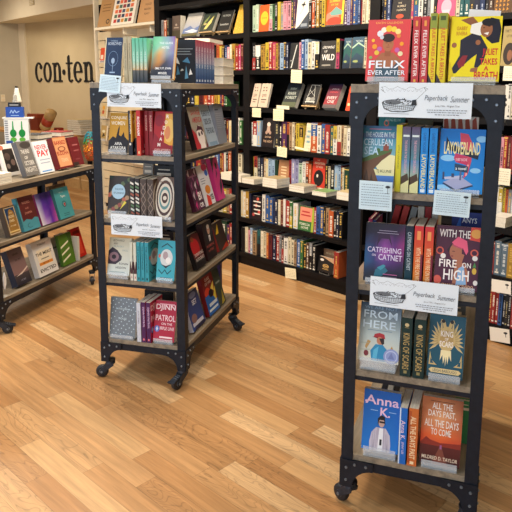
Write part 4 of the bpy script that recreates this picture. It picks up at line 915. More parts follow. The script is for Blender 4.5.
KING = [R(0, 0, 1, 1, '#1b5064'), R(0, 0, 1, .12, '#164454'), feathers(.38, .6, -1, '#a8884e', '#d8c28c'), feathers(.62, .6, 1, '#a8884e', '#d8c28c'), E_(.5, .62, .24, .2, '#c9ae74'), E_(.5, .6, .19, .16, '#b3935a'), P_('#c9ae74', (.3, .56), (.5, .34), (.7, .56)),
        P_('#c9ae74', (.40, .78), (.34, .9), (.28, .86), (.33, .93), (.42, .92), (.48, .8)), P_('#c9ae74', (.60, .78), (.66, .9), (.72, .86), (.67, .93), (.58, .92), (.52, .8)), E_(.38, .9, .05, .03, '#2e2a28'), E_(.62, .9, .05, .03, '#2e2a28'),
        P_('#efe0ae', (.36, .44), (.34, .27), (.41, .36), (.44, .22), (.48, .34), (.5, .18), (.52, .34), (.56, .22), (.59, .36), (.66, .27), (.64, .44)),
        T('KING', .5, .655, .095, .34, '#efe6dc', .05), T('OF', .5, .595, .045, .1, '#efe6dc', .03), T('SCARS', .5, .49, .095, .38, '#efe6dc', .05), P_('#c9ae74', (.04, .19), (.27, .19), (.12, .26), (.06, .4)), P_('#1b5064', (.08, .21), (.18, .21), (.08, .3)), P_('#c9ae74', (.96, .19), (.73, .19), (.88, .26), (.94, .4)), P_('#1b5064', (.92, .21), (.82, .21), (.92, .3)),
        P_('#d8c28c', (.05, .108), (.12, .145), (.88, .145), (.95, .108), (.88, .07), (.12, .07)), T('LEIGH BARDUGO', .5, .085, .045, .66, '#1b4454', .02, fill=True)]
ANNA = [R(0, 0, 1, 1, '#1f78d0', '#1656a8'), T('Anna', .5, .76, .15, .92, '#e4bcd4', .04, fill=True), T('K.', .6, .575, .15, .34, '#e4bcd4', .05), E_(.06, .8, .03, .02, '#e4bcd4'), R(.2, .66, .4, .67, '#9ac0e6'), R(.7, .66, .9, .67, '#9ac0e6'),
        P_('#c2bccc', (.22, 0), (.21, .14), (.26, .3), (.38, .39), (.64, .39), (.76, .28), (.79, .12), (.78, 0)), P_('#9a94a8', (.30, 0), (.32, .2), (.34, .0)), P_('#9a94a8', (.68, 0), (.7, .2), (.72, .0)), P_('#e8eaf0', (.44, .0), (.46, .38), (.58, .38), (.57, .0)), P_('#b0a8bc', (.40, .39), (.47, .39), (.44, .12)), P_('#b0a8bc', (.62, .39), (.57, .39), (.59, .12)), R(.49, .1, .55, .2, '#22242c'), E_(.52, .47, .08, .07, '#c0a094'), P_('#1c1a20', (.42, .42), (.41, .54), (.5, .6), (.6, .58), (.62, .42), (.585, .52), (.46, .52)), R(.46, .47, .6, .5, '#17171c')] + [LN([(.28 + .06 * i, .02), (.3 + .05 * i, .34)], .007, '#8f8aa0') for i in range(3)] + [LN([(.62 + .05 * i, .02), (.6 + .04 * i, .3)], .007, '#8f8aa0') for i in range(3)]
ANNA_S = [R(0, 0, 1, 1, '#1d66be'), R(0, 0, .16, 1, '#cfe0f2'), spine_t('Anna K.', '#e0c6e0', .6, .78, .35, .05), spine_t('JENNY LEE', '#dcc8e8', .35, .4, .22, .04)]
DAYS = [GR(0, .3, 1, 1, [['#c8402a', '#d04a28', '#c8442c'], ['#d8582c', '#e07038', '#c85a34'], ['#c9744a', '#d88a5a', '#b8623c'], ['#b86a44', '#e0a070', '#b06040'], ['#a86038', '#c88458', '#9c5434'], ['#9c5630', '#a8643c', '#8c4a2c']]), P_('#8a3024', (0, .3), (.14, .4), (.24, .36), (.5, .33), (1, .36), (1, .24), (0, .24)), R(0, 0, 1, .28, '#3a1414', '#5c2420'), P_('#7a4236', (.3, .0), (.7, .0), (.53, .28), (.49, .28)), R(.49, .24, .54, .3, '#9a5a8a'),
        T('ALL THE', .5, .83, .09, .5, '#ece4dc', .03, fill=True), T('DAYS PAST,', .5, .70, .11, .68, '#ece4dc', .03, fill=True), T('ALL THE DAYS', .5, .56, .11, .84, '#ece4dc', .03, fill=True), T('TO COME', .5, .44, .1, .5, '#ece4dc', .03, fill=True), R(.2, .94, .8, .95, '#5c3420'), T('MILDRED D. TAYLOR', .5, .07, .055, .88, '#e6d2bc', .03, fill=True)]
DAYS_S = [R(0, 0, 1, 1, '#c46a34'), R(0, .05, .3, .95, '#a8502c'), spine_t('ALL THE DAYS PAST', '#f0d8b0', .6, .86, .74, .05), R(.3, .03, .7, .08, '#f0d8b0')]

g1 = 'coral romance paperbacks on the near cart'; g2 = 'yellow paperbacks on the near cart top'
face_book(FR, (371, 21), (411, 18), (365, 80), (407, 80), .02, ZS[0] + .006, 'coral red cover with a flower crowned portrait on top of the near cart', FELIX, .02, FELIX_S, '#cf4348', 10, stand=ZS[0])
for i, (a, b) in enumerate(((411.5, 419.5), (420, 428.3))):
    spine_book(FR, a, b, 50, .02, ZS[0], .206, ('left' if i == 0 else 'right') + ' one of two coral spines on top of the near cart', FELIX, FELIX_S, '#c03a40', group=g1)
for i, (a, b) in enumerate(((428.6, 436.4), (437, 446.5))):
    spine_book(FR, a, b, 50, .02, ZS[0], .215, ('left' if i == 0 else 'right') + ' one of two yellow spines standing straight on the near cart top', JUL, JUL_S, '#e2cc1e', group=g2)
spine_book(FR, 447, 453, 50, .08, ZS[0], .212, 'yellow spine with dark figure edge tucked behind the large yellow cover', JUL, [R(0, 0, 1, 1, '#d8b428'), P_('#4a2f26', (.1, 0), (1, 0), (1, .9), (.5, .6))], '#d8b428', group=g2)
face_book(FR, (452.5, 17), (502, 16), (448, 80), (498.5, 82), .004, ZS[0] + .006, 'large bright yellow cover with a reclining curly haired figure, near cart top', JUL, .024, JUL_S, '#e8d41f', 9, stand=ZS[0])
# stuff standing further back on the near cart top
sa = FR.cast(479, 12, .22); m = MB(); m.box(-.05, .05, 0, .001, 0, .24, CARD, hx('#e4e8f0')); o = m.obj('paper_sheet', loc=FR.pt(sa[0], .2, ZS[0] + .006), rot=(-.1, .08, FR.ang)); tag(o, 'white paper sheet peeking over the yellow cover on the near cart', 'paper')

face_book(FR, (366, 124), (398, 128), (359, 184), (393, 186), .012, ZS[1] + .006, 'blue clifftop house cover on the second level of the near cart', SEA, .022, SEA_S, '#3f7f98', 11, stand=ZS[1])
spine_book(FR, 394.2, 400.6, 165, .03, ZS[1], .217, 'yellow spine behind the clifftop cover on the near cart', None, [R(0, 0, 1, 1, '#d8cc2a'), spine_t('LITTLE UNIVERSES', '#7a7420', .3, .7, .5)], '#d8cc2a', w=.13)
for i, (a, b) in enumerate(((401, 409.6), (410, 419.2))): spine_book(FR, a, b, 160, .02, ZS[1], .212, ('left' if i == 0 else 'right') + ' one of two clifftop spines with dusky purple tops, near cart', SEA, SEA_S, '#4a7a96', group='clifftop paperbacks on the near cart')
for i, (a, b) in enumerate(((419.6, 427.6), (428.2, 436.6))): spine_book(FR, a, b, 160, .02, ZS[1], .21, ('left' if i == 0 else 'right') + ' one of two bright blue spines with cream letters, near cart', LAY, LAY_S, '#1478c8', group='bright blue paperbacks on the near cart')
face_book(FR, (438.5, 130), (486, 128), (437.2, 187), (482, 193), .004, ZS[1] + .004, 'bright blue cover with a tilted roadside sign on the near cart', LAY, .022, LAY_S, '#1478c8', 9, yaw=0, stand=ZS[1])
def back_book(fr, x0, x1, ytop, dep, z, label, col, top=.0, lean=6, hard=True, yaw=0, front=None, hmax=.26):
    a = fr.cast(x0, ytop, dep); b = fr.cast(x1, ytop, dep); h = min(max(a[1] - z, .15), hmax); bk = make_book(max(b[0] - a[0], .03), h, .025, front or [R(0, 0, 1, 1, col), R(.15, .78, .85, .84, '#e6dccb'), R(.2, .9, .8, .92, '#e6dccb')], None, col, None, hard)
    hw = bk['dim'][0] / 2; place_face(bk, fr, min(max((a[0] + b[0]) / 2, hw + .008), W_ - hw - .008), dep, z + .025 * math.sin(math.radians(lean)), lean, yaw); tag(bk, label, 'book'); return bk
back_book(FR, 378, 404, 117, .20, ZS[1], 'teal cover with a round seal just under the upper sign, near cart', '#1f6a72', front=[R(0, 0, 1, 1, '#1f6a72'), RG(.3, .9, .1, .05, .4, '#c96a5a'), T('A SONG BELOW', .55, .93, .04, .6, '#a8d0d0')])
back_book(FR, 407, 432, 120, .20, ZS[1], 'dark olive cover behind the spines on the near cart second level', '#4a4a34')
back_book(FR, 443, 479, 117, .14, ZS[1], 'rust and white patterned cover behind the roadside sign cover, near cart', '#a85a34', front=[R(0, 0, 1, 1, '#e2d8cc')] + [P_('#a8452c', (.05 + .2 * i, .6 + .08 * (i % 2)), (.2 + .2 * i, .75), (.12 + .2 * i, 1), (.02 + .2 * i, .95)) for i in range(5)] + [P_('#a8452c', (.75, .1), (1, .2), (1, .6), (.85, .4))])

face_book(FR, (367, 221), (406, 226), (363, 279), (402, 283), .012, ZS[2] + .004, 'dark violet cover with a glowing hand on the third level, near cart', CAT, .022, CAT_S, '#171626', 9, stand=ZS[2])
spine_book(FR, 404.6, 412.8, 250, .02, ZS[2], .208, 'dark teal spine right of the dark violet cover, near cart', CAT, CAT_S, '#1a2c3c')
for i, (a, b) in enumerate(((413.4, 423), (423.8, 433.4))): spine_book(FR, a, b, 250, .02, ZS[2], .21, ('left' if i == 0 else 'right') + ' one of two red to orange fading spines on the near cart', FIRE, PY_S, '#d0442c', group='red orange paperbacks on the near cart')
face_book(FR, (439.5, 224), (482, 229), (433.5, 281), (477.5, 288), .004, ZS[2] + .006, 'maroon cover with a pink headscarf profile on the third level, near cart', FIRE, .022, PY_S, '#4a1a34', 10, stand=ZS[2])
a_ = FR.cast(357.5, 235, .06)[0]
o = spine_mesh(.13, .2, .012, '#b8446a', '#f0c86a', (.5, .8, '#e8a03a'), 5).obj('book', loc=FR.pt(.047, .12, ZS[2]), rot=(0, 0, FR.ang)); tag(o, 'thin pink and orange spine by the left post, near cart third level', 'book')
o = spine_mesh(.13, .195, .012, '#2c4a8c', '#e6e6f0', (.1, .5, '#1c1c24'), 6).obj('book', loc=FR.pt(.061, .122, ZS[2]), rot=(0, 0, FR.ang)); tag(o, 'thin blue spine beside the pink one, near cart third level', 'book')
for i, (x, col) in enumerate(((386, '#a8302c'), (394, '#b84038'), (402, '#8a8c8c'), (422, '#c9c4b8'), (429, '#a03030'), (436, '#d0ccc0'))):
    s_ = FR.cast(x, 212, .30)[0]; bk = make_book(.15, .225, .022, None, None, col, None, True); place_spine(bk, FR, s_ - .01, .26, ZS[2] + .004, 13 if i < 3 else 0); tag(bk, ['leftmost leaning red book', 'second leaning red book', 'leaning grey book', 'upright pale book beside the leaning grey one', 'upright red book', 'rightmost upright pale book'][i] + ', back row of near cart third level', 'book')
back_book(FR, 452, 482, 213, .17, ZS[2], 'navy cover with white letters over the maroon cover, near cart', '#16203c', front=[R(0, 0, 1, 1, '#141c34', '#1c2f80'), T('ANYS', .6, .84, .08, .5, '#dfe6f0', .02), P_('#2c62c0', (0, .6), (.3, .95), (.35, .6))])

face_book(FR, (362, 301), (400.5, 306), (357.5, 360), (398, 366), .02, ZS[3] + .032, 'pale blue cover with a red capped traveller on the fourth level, near cart', HERE, .022, None, '#2a4a68', 11, stand=ZS[3])
for i, (a, b) in enumerate(((400.4, 411.8), (413.4, 425.2))): spine_book(FR, a, b, 350, .012, ZS[3], .207, ('left' if i == 0 else 'right') + ' one of two thick dark green spines with gold letters, near cart', KING, KING_S, '#16302f', group='thick dark green paperbacks on the near cart')
face_book(FR, (430.5, 313), (467.5, 318), (426.5, 371), (462.5, 376.5), .0, ZS[3] + .012, 'teal cover with a golden double eagle crest on the fourth level, near cart', KING, .042, KING_S, '#1b5064', 11, stand=ZS[3])
back_book(FR, 440, 466, 303, .22, ZS[3], 'grey back cover standing deep on the near cart fourth level', '#5a6064')
face_book(FR, (365.5, 388), (402, 394.5), (361, 449), (397.5, 455), .0, ZS[4] + .026, 'bright blue cover with a sunglassed woman on the lowest level, near cart', ANNA, .024, ANNA_S, '#1d66be', 9, stand=ZS[4])
spine_book(FR, 398.8, 407, 440, .004, ZS[4], .208, 'blue spine with pale lilac letters on the lowest level, near cart', ANNA, ANNA_S, '#1d66be')
spine_book(FR, 407.8, 418, 440, .004, ZS[4], .212, 'burnt orange spine with cream letters on the lowest level, near cart', DAYS, DAYS_S, '#c46a34')
face_book(FR, (423.5, 395), (463.5, 402), (419, 458), (459.5, 465), .0, ZS[4] + .018, 'sunset orange cover with a dark road on the lowest level, near cart', DAYS, .024, DAYS_S, '#b85a34', 9, stand=ZS[4])
for i, x in enumerate((376, 382, 388)):
    s_ = FR.cast(x, 385, .3)[0]; bk = make_book(.14, .2, .02, None, None, ['#2c2c30', '#cfc9b8', '#3a3430'][i], None, True); place_spine(bk, FR, s_, .28, ZS[4] + .003, 12); tag(bk, ['leftmost', 'middle', 'rightmost'][i] + ' of three leaning books at the back of the near cart lowest level', 'book')
back_book(FR, 455, 472, 402, .2, ZS[4], 'green and white back cover by the right post, near cart lowest level', '#3a8a5a')

# ------------------------------------------------------------------ middle cart, end face
def z2(i): return ZS[i]
NAVY = [R(0, 0, 1, 1, '#1f3454'), R(0, 0, .06, 1, '#cdbf9c'), T('BORROWED', .55, .82, .07, .75, '#aebdd0', .02), T('WORDS', .5, .9, .04, .4, '#8aa0ba'), E_(.5, .45, .1, .07, '#8fa6c4'), LN([(.5, .4), (.5, .2)], .02, '#8fa6c4'), RG(.5, .5, .28, .18, .06, '#6f88aa'), R(.35, .16, .65, .19, '#8fa6c4'), R(.2, .06, .8, .09, '#aebdd0')]
MIST = [GR(0, 0, 1, 1, [['#1c2430', '#222a38', '#2a3040', '#2c3448'], ['#3a4048', '#2c3240', '#283044', '#303a58'], ['#7a8a7c', '#c08a50', '#4a4c5c', '#5a6088'], ['#7fc0a8', '#d0a468', '#8a98a4', '#7c86b4'], ['#6fc49c', '#8cc4ac', '#8cb8b8', '#8a7ab4'], ['#5cb088', '#7ac0a0', '#7a98b0', '#8458a4']]), T('THE GLASS', .6, .82, .05, .66, '#dce8ee', .02), T('HOTEL', .6, .71, .055, .34, '#dce8ee', .02), T('EMILY ST. JOHN', .55, .2, .065, .72, '#f2f4f6', .03), T('MANDEL', .55, .1, .055, .4, '#f2f4f6', .03)]
MIST_S = [R(0, .5, 1, 1, '#8fcab4', '#5cb89a'), R(0, .28, 1, .5, '#c9a878', '#8fcab4'), R(0, 0, 1, .28, '#1c2a3a', '#5a5a5a'), spine_t('THE GLASS HOTEL', '#dcebe6', .35, .7, .4)]
face_book(FM, (109, 37), (124, 38), (103, 83), (120.5, 84), .02, ZS[0] + .005, 'navy cover with pale ornament at the left of the middle cart top', NAVY, .02, None, '#cdbf9c', 12, stand=ZS[0])
for i, (a, b) in enumerate(((122.8, 126.8), (127, 131.2))): spine_book(FM, a, b, 62, .02, ZS[0], .212, ('left' if i == 0 else 'right') + ' one of two beige spines on the middle cart top', None, [R(0, 0, 1, 1, '#b3a98c'), spine_t('BORROWED WORDS', '#5a5a4a', .4, .85, .6)], '#b3a98c', group='beige spined books on the middle cart')
for i, (a, b) in enumerate(((131.4, 134.8), (135, 138.6), (138.8, 142.6), (142.8, 146.6))): spine_book(FM, a, b, 62, .02, ZS[0], .205, ['first', 'second', 'third', 'fourth'][i] + ' from left of four green to black fading spines, middle cart top', MIST, MIST_S, '#5fb89c', group='green fading books on the middle cart')
face_book(FM, (148, 38), (156, 38), (146.8, 82), (155, 82), .17, ZS[0], 'green misty cover half hidden behind the purple misty one, middle cart top', MIST, .02, MIST_S, '#5fb89c', 8, wfix=.11)
face_book(FM, (157, 36), (178, 37), (150, 76), (172, 77), .004, ZS[0] + .02, 'purple and green misty sky cover at the front of the middle cart top', MIST, .03, MIST_S, '#d99a2c', 14, stand=ZS[0], hard=True)
CONJ = [R(0, 0, 1, 1, '#c8952f'), T('CONJURE', .45, .82, .1, .8, '#efe6d0', .03, fill=True), T('WOMEN', .42, .69, .1, .7, '#efe6d0', .03, fill=True), P_('#1c1a20', (0, 0), (0, .28), (.2, .4), (.36, .36), (.46, .62), (.5, .68), (.52, .6), (.5, .44), (.62, .4), (.74, .52), (.8, .4), (1, .3), (1, 0)), T('AFIA', .5, .18, .07, .4, '#f0efe8', .03), T('ATAKORA', .5, .07, .08, .8, '#f0efe8', .03, fill=True)]
CONJ_S = [R(0, 0, 1, 1, '#1c1e2c'), R(.6, .3, 1, 1, '#c8952f'), spine_t('CONJURE WOMEN', '#e8e4d8', .45, .93, .6, .04), E_(.4, .25, .3, .03, '#e8e4d8')]
ROD = [R(0, 0, 1, 1, '#a8242c'), R(.55, .2, 1, .95, '#e0a23c', '#dca84c'), E_(.78, .55, .26, .28, '#e8c06a'), E_(.7, .5, .14, .16, '#d8885a'), P_('#8a1c28', (0, 0), (1, 0), (1, .16), (.4, .3), (0, .5)), E_(.25, .78, .22, .14, '#8c2030'), ('g', []), *[T(ch, .66 - .07 * k, .84 - .135 * k, .085, .14, '#f2e8e2', .06) for k, ch in enumerate('RODHAM')], T('CURTIS SITTENFELD', .5, .06, .05, .8, '#f0c8c0', .02)]
ROD_S = [R(0, .0, 1, .4, '#c8402a'), R(0, .4, 1, 1, '#c02a2c'), spine_t('RODHAM', '#f4ece6', .6, .86, .48, .06), R(.3, .04, .7, .1, '#e8c08c')]
face_book(FM, (113.5, 112), (129, 114), (109.5, 150), (127.5, 152), .012, ZS[1] + .012, 'mustard cover with a black hill silhouette, second level of the middle cart', CONJ, .025, CONJ_S, '#c8952f', 12, stand=ZS[1], wfix=.105)
spine_book(FM, 128.4, 132.4, 135, .012, ZS[1], .212, 'black and mustard spine right of the mustard cover, middle cart', CONJ, CONJ_S, '#1c1e2c')
spine_book(FM, 132.8, 136.6, 135, .03, ZS[1], .205, 'mustard spine with dark foot left of the bright red spine, middle cart', CONJ, [R(0, .4, 1, 1, '#c08c2c'), R(0, 0, 1, .4, '#201c22')], '#c08c2c')
spine_book(FM, 137, 141.4, 135, .006, ZS[1], .215, 'bright red spine with white letters on the second level, middle cart', ROD, ROD_S, '#b8242a')
for i, (a, b) in enumerate(((142, 146.2), (146.6, 151))): spine_book(FM, a, b, 135, .035, ZS[1], .212, ('left' if i == 0 else 'right') + ' one of two dull red spines behind the bright red one, middle cart', ROD, [R(0, 0, 1, 1, '#8c1f28'), spine_t('RODHAM', '#d8a89c', .5, .9, .8, .04)], '#8c1f28', group='dull red books on the middle cart')
face_book(FM, (155, 111), (172, 112), (152.2, 149), (172, 151), .0, ZS[1] + .014, 'red and gold cover with a blonde profile, second level of the middle cart', ROD, .025, ROD_S, '#a8242c', 12, stand=ZS[1])
back_book(FM, 140, 158, 104, .2, ZS[1], 'dark red back cover deep on the middle cart second level', '#5a1820')
FLOR = [R(0, 0, 1, 1, '#38302e')] + [E_((i * 37 % 97) / 97, (i * 61 % 89) / 89, .1, .06, c) for i, c in zip(range(18), ['#8a4a44', '#5a6a4a', '#b0604c', '#8c7c54', '#2c3a34', '#a8886a'] * 3)] + [E_(.48, .58, .32, .2, '#a9cbe0'), T('THE BOOK', .5, .62, .05, .4, '#3a4a5c', .02), T('OF LONGINGS', .5, .52, .05, .5, '#3a4a5c', .02), P_('#d8c84a', (.6, .1), (.9, .3), (.8, .34))]
ZIG_S = [R(0, 0, 1, 1, '#2c2a2e')] + [P_(c, (.1, .06 + .09 * i), (.9, .02 + .09 * i), (.9, .07 + .09 * i), (.1, .11 + .09 * i)) for i, c in zip(range(10), ['#d8d8d0', '#9a5a4a', '#c9d2c9', '#5a7a5a', '#e0e0d8'] * 2)]
XS = [R(0, 0, 1, 1, '#4a403c')] + [LN([(.1, .9 - .2 * i), (.9, .7 - .2 * i)], .08, '#9a8a80', 6) for i in range(4)] + [LN([(.9, .9 - .2 * i), (.1, .7 - .2 * i)], .08, '#9a8a80', 6) for i in range(4)]
SWIRL = [R(0, 0, 1, 1, '#5a4438')] + [E_(.5, .5, .52 - .07 * i, .5 - .075 * i, c) for i, c in enumerate(['#d8cfc0', '#4a3430', '#d8cfc0', '#5f8a8c', '#d8cfc0', '#4a3430', '#d8cfc0'])] + [T('MILLENNIAL', .5, .86, .04, .6, '#7a5a4a', .02)]
face_book(FM, (114, 175), (130.5, 177), (107, 211), (128, 214), .004, ZS[2] + .026, 'dark floral cover with a pale blue oval label, third level of the middle cart', FLOR, .025, None, '#38302e', 12, stand=ZS[2])
for i, (a, b) in enumerate(((130, 134.6), (135, 139.8))): spine_book(FM, a, b, 198, .012, ZS[2], .205, ('left' if i == 0 else 'right') + ' one of two speckled black and white spines, middle cart third level', FLOR, ZIG_S, '#2c2a2e', group='speckled spines on the middle cart')
for i, (a, b) in enumerate(((140.2, 146.6), (147, 153.6))): spine_book(FM, a, b, 198, .012, ZS[2], .203, ('left' if i == 0 else 'right') + ' one of two brown cross patterned spines, middle cart third level', SWIRL, XS, '#4a403c', group='brown cross patterned spines on the middle cart')
face_book(FM, (158, 177), (173, 177), (154.5, 215), (172.5, 217), .0, ZS[2] + .008, 'cream cover with brown and teal concentric rings, middle cart', SWIRL, .025, XS, '#5a4438', 11, stand=ZS[2])
back_book(FM, 141, 151, 163, .25, ZS[2], 'grey page block deep on the middle cart third level', '#8c8880')
back_book(FM, 152, 172, 166, .22, ZS[2], 'black back cover deep on the middle cart third level', '#1c1a1c')
EYE = [R(0, 0, 1, 1, '#cdd8d6', '#c9c0a4'), P_('#3a2f3c', (0, .28), (0, .64), (.16, .74), (.4, .66), (.62, .5), (.6, .4), (.35, .28)), E_(.26, .48, .22, .13, '#8a6a74'), E_(.26, .48, .1, .06, '#2a2028'), T('LEONARD', .42, .9, .055, .6, '#6a6458', .02), T('AND', .3, .82, .04, .2, '#6a6458'), T('HUNGRY', .45, .74, .05, .7, '#8fa0a0', .02), T('PAUL', .75, .64, .05, .3, '#8fa0a0', .02), T('RONAN', .72, .28, .055, .4, '#3c4448', .02), T('HESSION', .6, .17, .055, .66, '#3c4448', .02), R(.1, .07, .8, .09, '#8fa0a0')]
TEALC = [R(0, 0, 1, 1, '#3fa9bc'), E_(.5, .56, .34, .22, '#d6dcdc'), E_(.44, .62, .14, .1, '#b09ca0'), E_(.6, .5, .14, .08, '#f0f0ee'), P_('#2a3a44', (.2, .4), (.5, .3), (.8, .42), (.5, .36)), LN([(.2, .82), (.5, .92), (.8, .82)], .03, '#1c4450'), LN([(.1, .26), (.3, .16), (.45, .26), (.6, .16), (.8, .26)], .03, '#1c4450'), E_(.12, .6, .06, .05, '#c86a5c'), R(.2, .05, .8, .07, '#1c5a68')]
TEAL_S = [R(0, 0, 1, 1, '#3a9cae'), spine_t('THE LIGHTHOUSE', '#15424e', .5, .9, .7, .05), R(.3, .04, .7, .1, '#15424e')]
EYE_S = [R(0, .5, 1, 1, '#d0d2c4'), R(0, 0, 1, .5, '#4a3038'), P_('#d0d2c4', (.2, .5), (.8, .5), (.5, .3)), R(0, 0, 1, .18, '#d9d6cc'), P_('#a84a4a', (.3, .06), (.7, .06), (.5, .14))]
face_book(FM, (115.5, 237), (131, 239), (107, 275.5), (129, 278.5), .004, ZS[3] + .02, 'white cover with a large dark eye on the fourth level, middle cart', EYE, .02, EYE_S, '#d0d2c4', 13, stand=ZS[3])
for i, (a, b) in enumerate(((130.4, 133.4), (133.8, 137))): spine_book(FM, a, b, 260, .006, ZS[3], .195, ('left' if i == 0 else 'right') + ' one of two white and maroon spines beside the eye cover, middle cart', EYE, EYE_S, '#c9c6b8', group='white and maroon spines on the middle cart')
for i, (a, b) in enumerate(((137.4, 141), (141.4, 145), (145.4, 149.4))): spine_book(FM, a, b, 260, .004, ZS[3], .2, ['left', 'middle', 'right'][i] + ' one of three turquoise spines on the fourth level, middle cart', TEALC, TEAL_S, '#3a9cae', group='turquoise paperbacks on the middle cart')
face_book(FM, (160, 240), (176, 241), (155.8, 277), (174, 279), .0, ZS[3] + .014, 'turquoise cover with a pale bear shape on the fourth level, middle cart', TEALC, .034, TEAL_S, '#3fa9bc', 12, stand=ZS[3], back='#d4d9e0')
back_book(FM, 150, 172, 232, .24, ZS[3], 'dark back cover deep on the middle cart fourth level', '#2a2020')
STARS = [R(0, 0, 1, 1, '#76808a')] + [E_(((i * 29) % 83) / 83, ((i * 47) % 97) / 97, .022, .014, '#cfe4ee', n=6) for i in range(60)] + [T('IN THE DREAM', .5, .7, .04, .6, '#cfe4ee', .02), T('HOUSE', .5, .45, .05, .5, '#cfe4ee', .02)]
DJINN = [R(0, 0, 1, 1, '#ad2240'), T('DJINN', .5, .74, .17, .9, '#f4dce0', .06, fill=True), T('PATROL', .52, .5, .15, .92, '#f0d0d6', .06, fill=True), T('ON THE', .6, .4, .06, .5, '#f4dce0', .03), T('PURPLE LINE', .55, .28, .08, .8, '#f4dce0', .03), E_(.16, .3, .12, .08, '#5a70c0'), P_('#d0d8f0', (.1, .3), (.16, .36), (.22, .3), (.16, .24)), R(.3, .08, .9, .12, '#f4dce0'), R(.2, .9, .9, .93, '#e8a8b4')]
PUR_S = [R(0, 0, 1, 1, '#4a2354'), spine_t('DJINN PATROL', '#d8b8d8', .55, .88, .6, .05), R(.3, .05, .7, .1, '#e07a8c')]
face_book(FM, (114.5, 297), (137, 299), (109.5, 338), (135, 341), .004, ZS[4] + .01, 'grey cover scattered with pale stars on the lowest level, middle cart', STARS, .02, None, '#76808a', 9, stand=ZS[4])
spine_book(FM, 137.4, 141.6, 322, .0045, ZS[4], .205, 'white spine with purple line on the lowest level, middle cart', None, [R(0, 0, 1, 1, '#c9cfdc'), spine_t('SCATTERED', '#6a5a80', .35, .8, .5)], '#c9cfdc')
for i, (a, b) in enumerate(((142, 146.4), (146.8, 151.4))): spine_book(FM, a, b, 322, .0045, ZS[4], .212, ('left' if i == 0 else 'right') + ' one of two dark purple spines on the lowest level, middle cart', DJINN, PUR_S, '#8c1f3c', group='dark purple spines on the middle cart')
face_book(FM, (159, 300), (176, 302), (152.5, 338), (174, 343), .004, ZS[4] + .012, 'crimson cover with large pale letters on the lowest level, middle cart', DJINN, .026, PUR_S, '#ad2240', 14, stand=ZS[4])
back_book(FM, 143, 172, 291, .24, ZS[4], 'black back cover deep on the middle cart lowest level', '#17171a', front=[R(0, 0, 1, 1, '#17171a'), T('NIGHT', .5, .85, .06, .5, '#8a8a8a')])

# ------------------------------------------------------------------ middle cart, long side
BL = [R(0, 0, 1, 1, '#1f2836'), R(.1, .78, .9, .8, '#7f8fa0'), R(.1, .72, .8, .74, '#7f8fa0'), R(.1, .66, .85, .68, '#7f8fa0')] + [P_(c, (.1 + .16 * i, .1 + .09 * (i % 3)), (.24 + .16 * i, .12 + .09 * (i % 3)), (.16 + .16 * i, .34 + .07 * (i % 2))) for i, c in enumerate(('#c9d6e2', '#4a86b8', '#c9d6e2', '#5a96c4', '#dfe6ee'))] + [P_('#c9d6e2', (.1, .5), (.4, .44), (.3, .6)), P_('#4a86b8', (.5, .5), (.8, .46), (.7, .6))]
SK = [R(0, .45, 1, 1, '#8a8fae', '#a83a4a'), R(0, 0, 1, .45, '#1c3c72', '#5a7aa8'), spine_t('THE COLDEST SEA', '#dfe6f0', .4, .85, .5), R(.25, .04, .75, .09, '#b9c8dc')]
for i in range(7):
    x = 197 + i * 2.7; spine_book(FMS, x, x + 2.65, 62, .02, ZS[0], .212, ['first', 'second', 'third', 'fourth', 'fifth', 'sixth', 'seventh'][i] + ' from left of seven red over navy spines, middle cart top', None, SK, '#1c3460', group='red over navy books on the middle cart', backart=BL if i == 0 else None)
bk = make_book(.14, .2, .02, [R(0, 0, 1, 1, '#b8303a'), P_('#4a8a74', (.3, .2), (.9, .3), (.7, .9))], None, '#b8303a'); s_ = FMS.cast(206, 40, .08)[0]
bk.matrix_world = Matrix.Translation(FMS.pt(s_ - .1, .09, ZS[0] + .2128 + .021)) @ Matrix.Rotation(FMS.ang, 4, 'Z') @ Matrix(((0, 0, 1, 0), (-1, 0, 0, 0), (0, -1, 0, 0), (0, 0, 0, 1))); tag(bk, 'red and green book lying flat over the navy spines, middle cart', 'book')
zz = ZS[0] + .0003
for i in range(3):
    a = FMS.cast(221, 75, .03)[0]; th = .047; bk = make_book(.15, L_ - .03 - a, th - .001, None, None, '#e9e4d6', None, True)
    bk.matrix_world = Matrix.Translation(FMS.pt(a + .015, .02 + .075, zz + th)) @ Matrix.Rotation(FMS.ang, 4, 'Z') @ Matrix(((0, 0, 1, 0), (-1, 0, 0, 0), (0, -1, 0, 0), (0, 0, 0, 1)))
    tag(bk, ['lowest', 'middle', 'topmost'][i] + ' of the white paged flat stack at the right end of middle cart top', 'book', 'white flat stack on the middle cart'); zz += th + .0008
AM = [R(0, 0, 1, 1, '#aaa294'), T('SAVAGE', .58, .8, .12, .75, '#b8303a', .05, fill=True), T('AMERICA', .58, .62, .13, .78, '#b02832', .05, fill=True), P_('#b8303a', (0, 0), (.5, 0), (.35, .3), (0, .5)), E_(.58, .3, .3, .26, '#efe6e2'), P_('#4a1f34', (.3, .42), (.5, .56), (.84, .5), (.9, .36), (.7, .44), (.5, .44)), E_(.48, .34, .07, .05, '#3a2438'), E_(.72, .36, .07, .05, '#3a2438'), E_(.6, .16, .06, .03, '#a83040'), P_('#d8ccc8', (.57, .32), (.63, .32), (.61, .22)), P_('#efe6e2', (.35, .0), (.8, .0), (.75, .3), (.5, .3)), P_('#6a3040', (.82, 0), (1, 0), (.95, .2))]
RED_ = [R(0, 0, 1, 1, '#a9bccf'), R(.08, .0, .92, .1, '#7f9cb8'), T('REDHEAD BY THE', .5, .72, .14, .8, '#333c4c', .04, fill=True), T('SIDE OF', .5, .52, .14, .7, '#333c4c', .04, fill=True), T('THE ROAD', .5, .3, .14, .8, '#333c4c', .04, fill=True)]
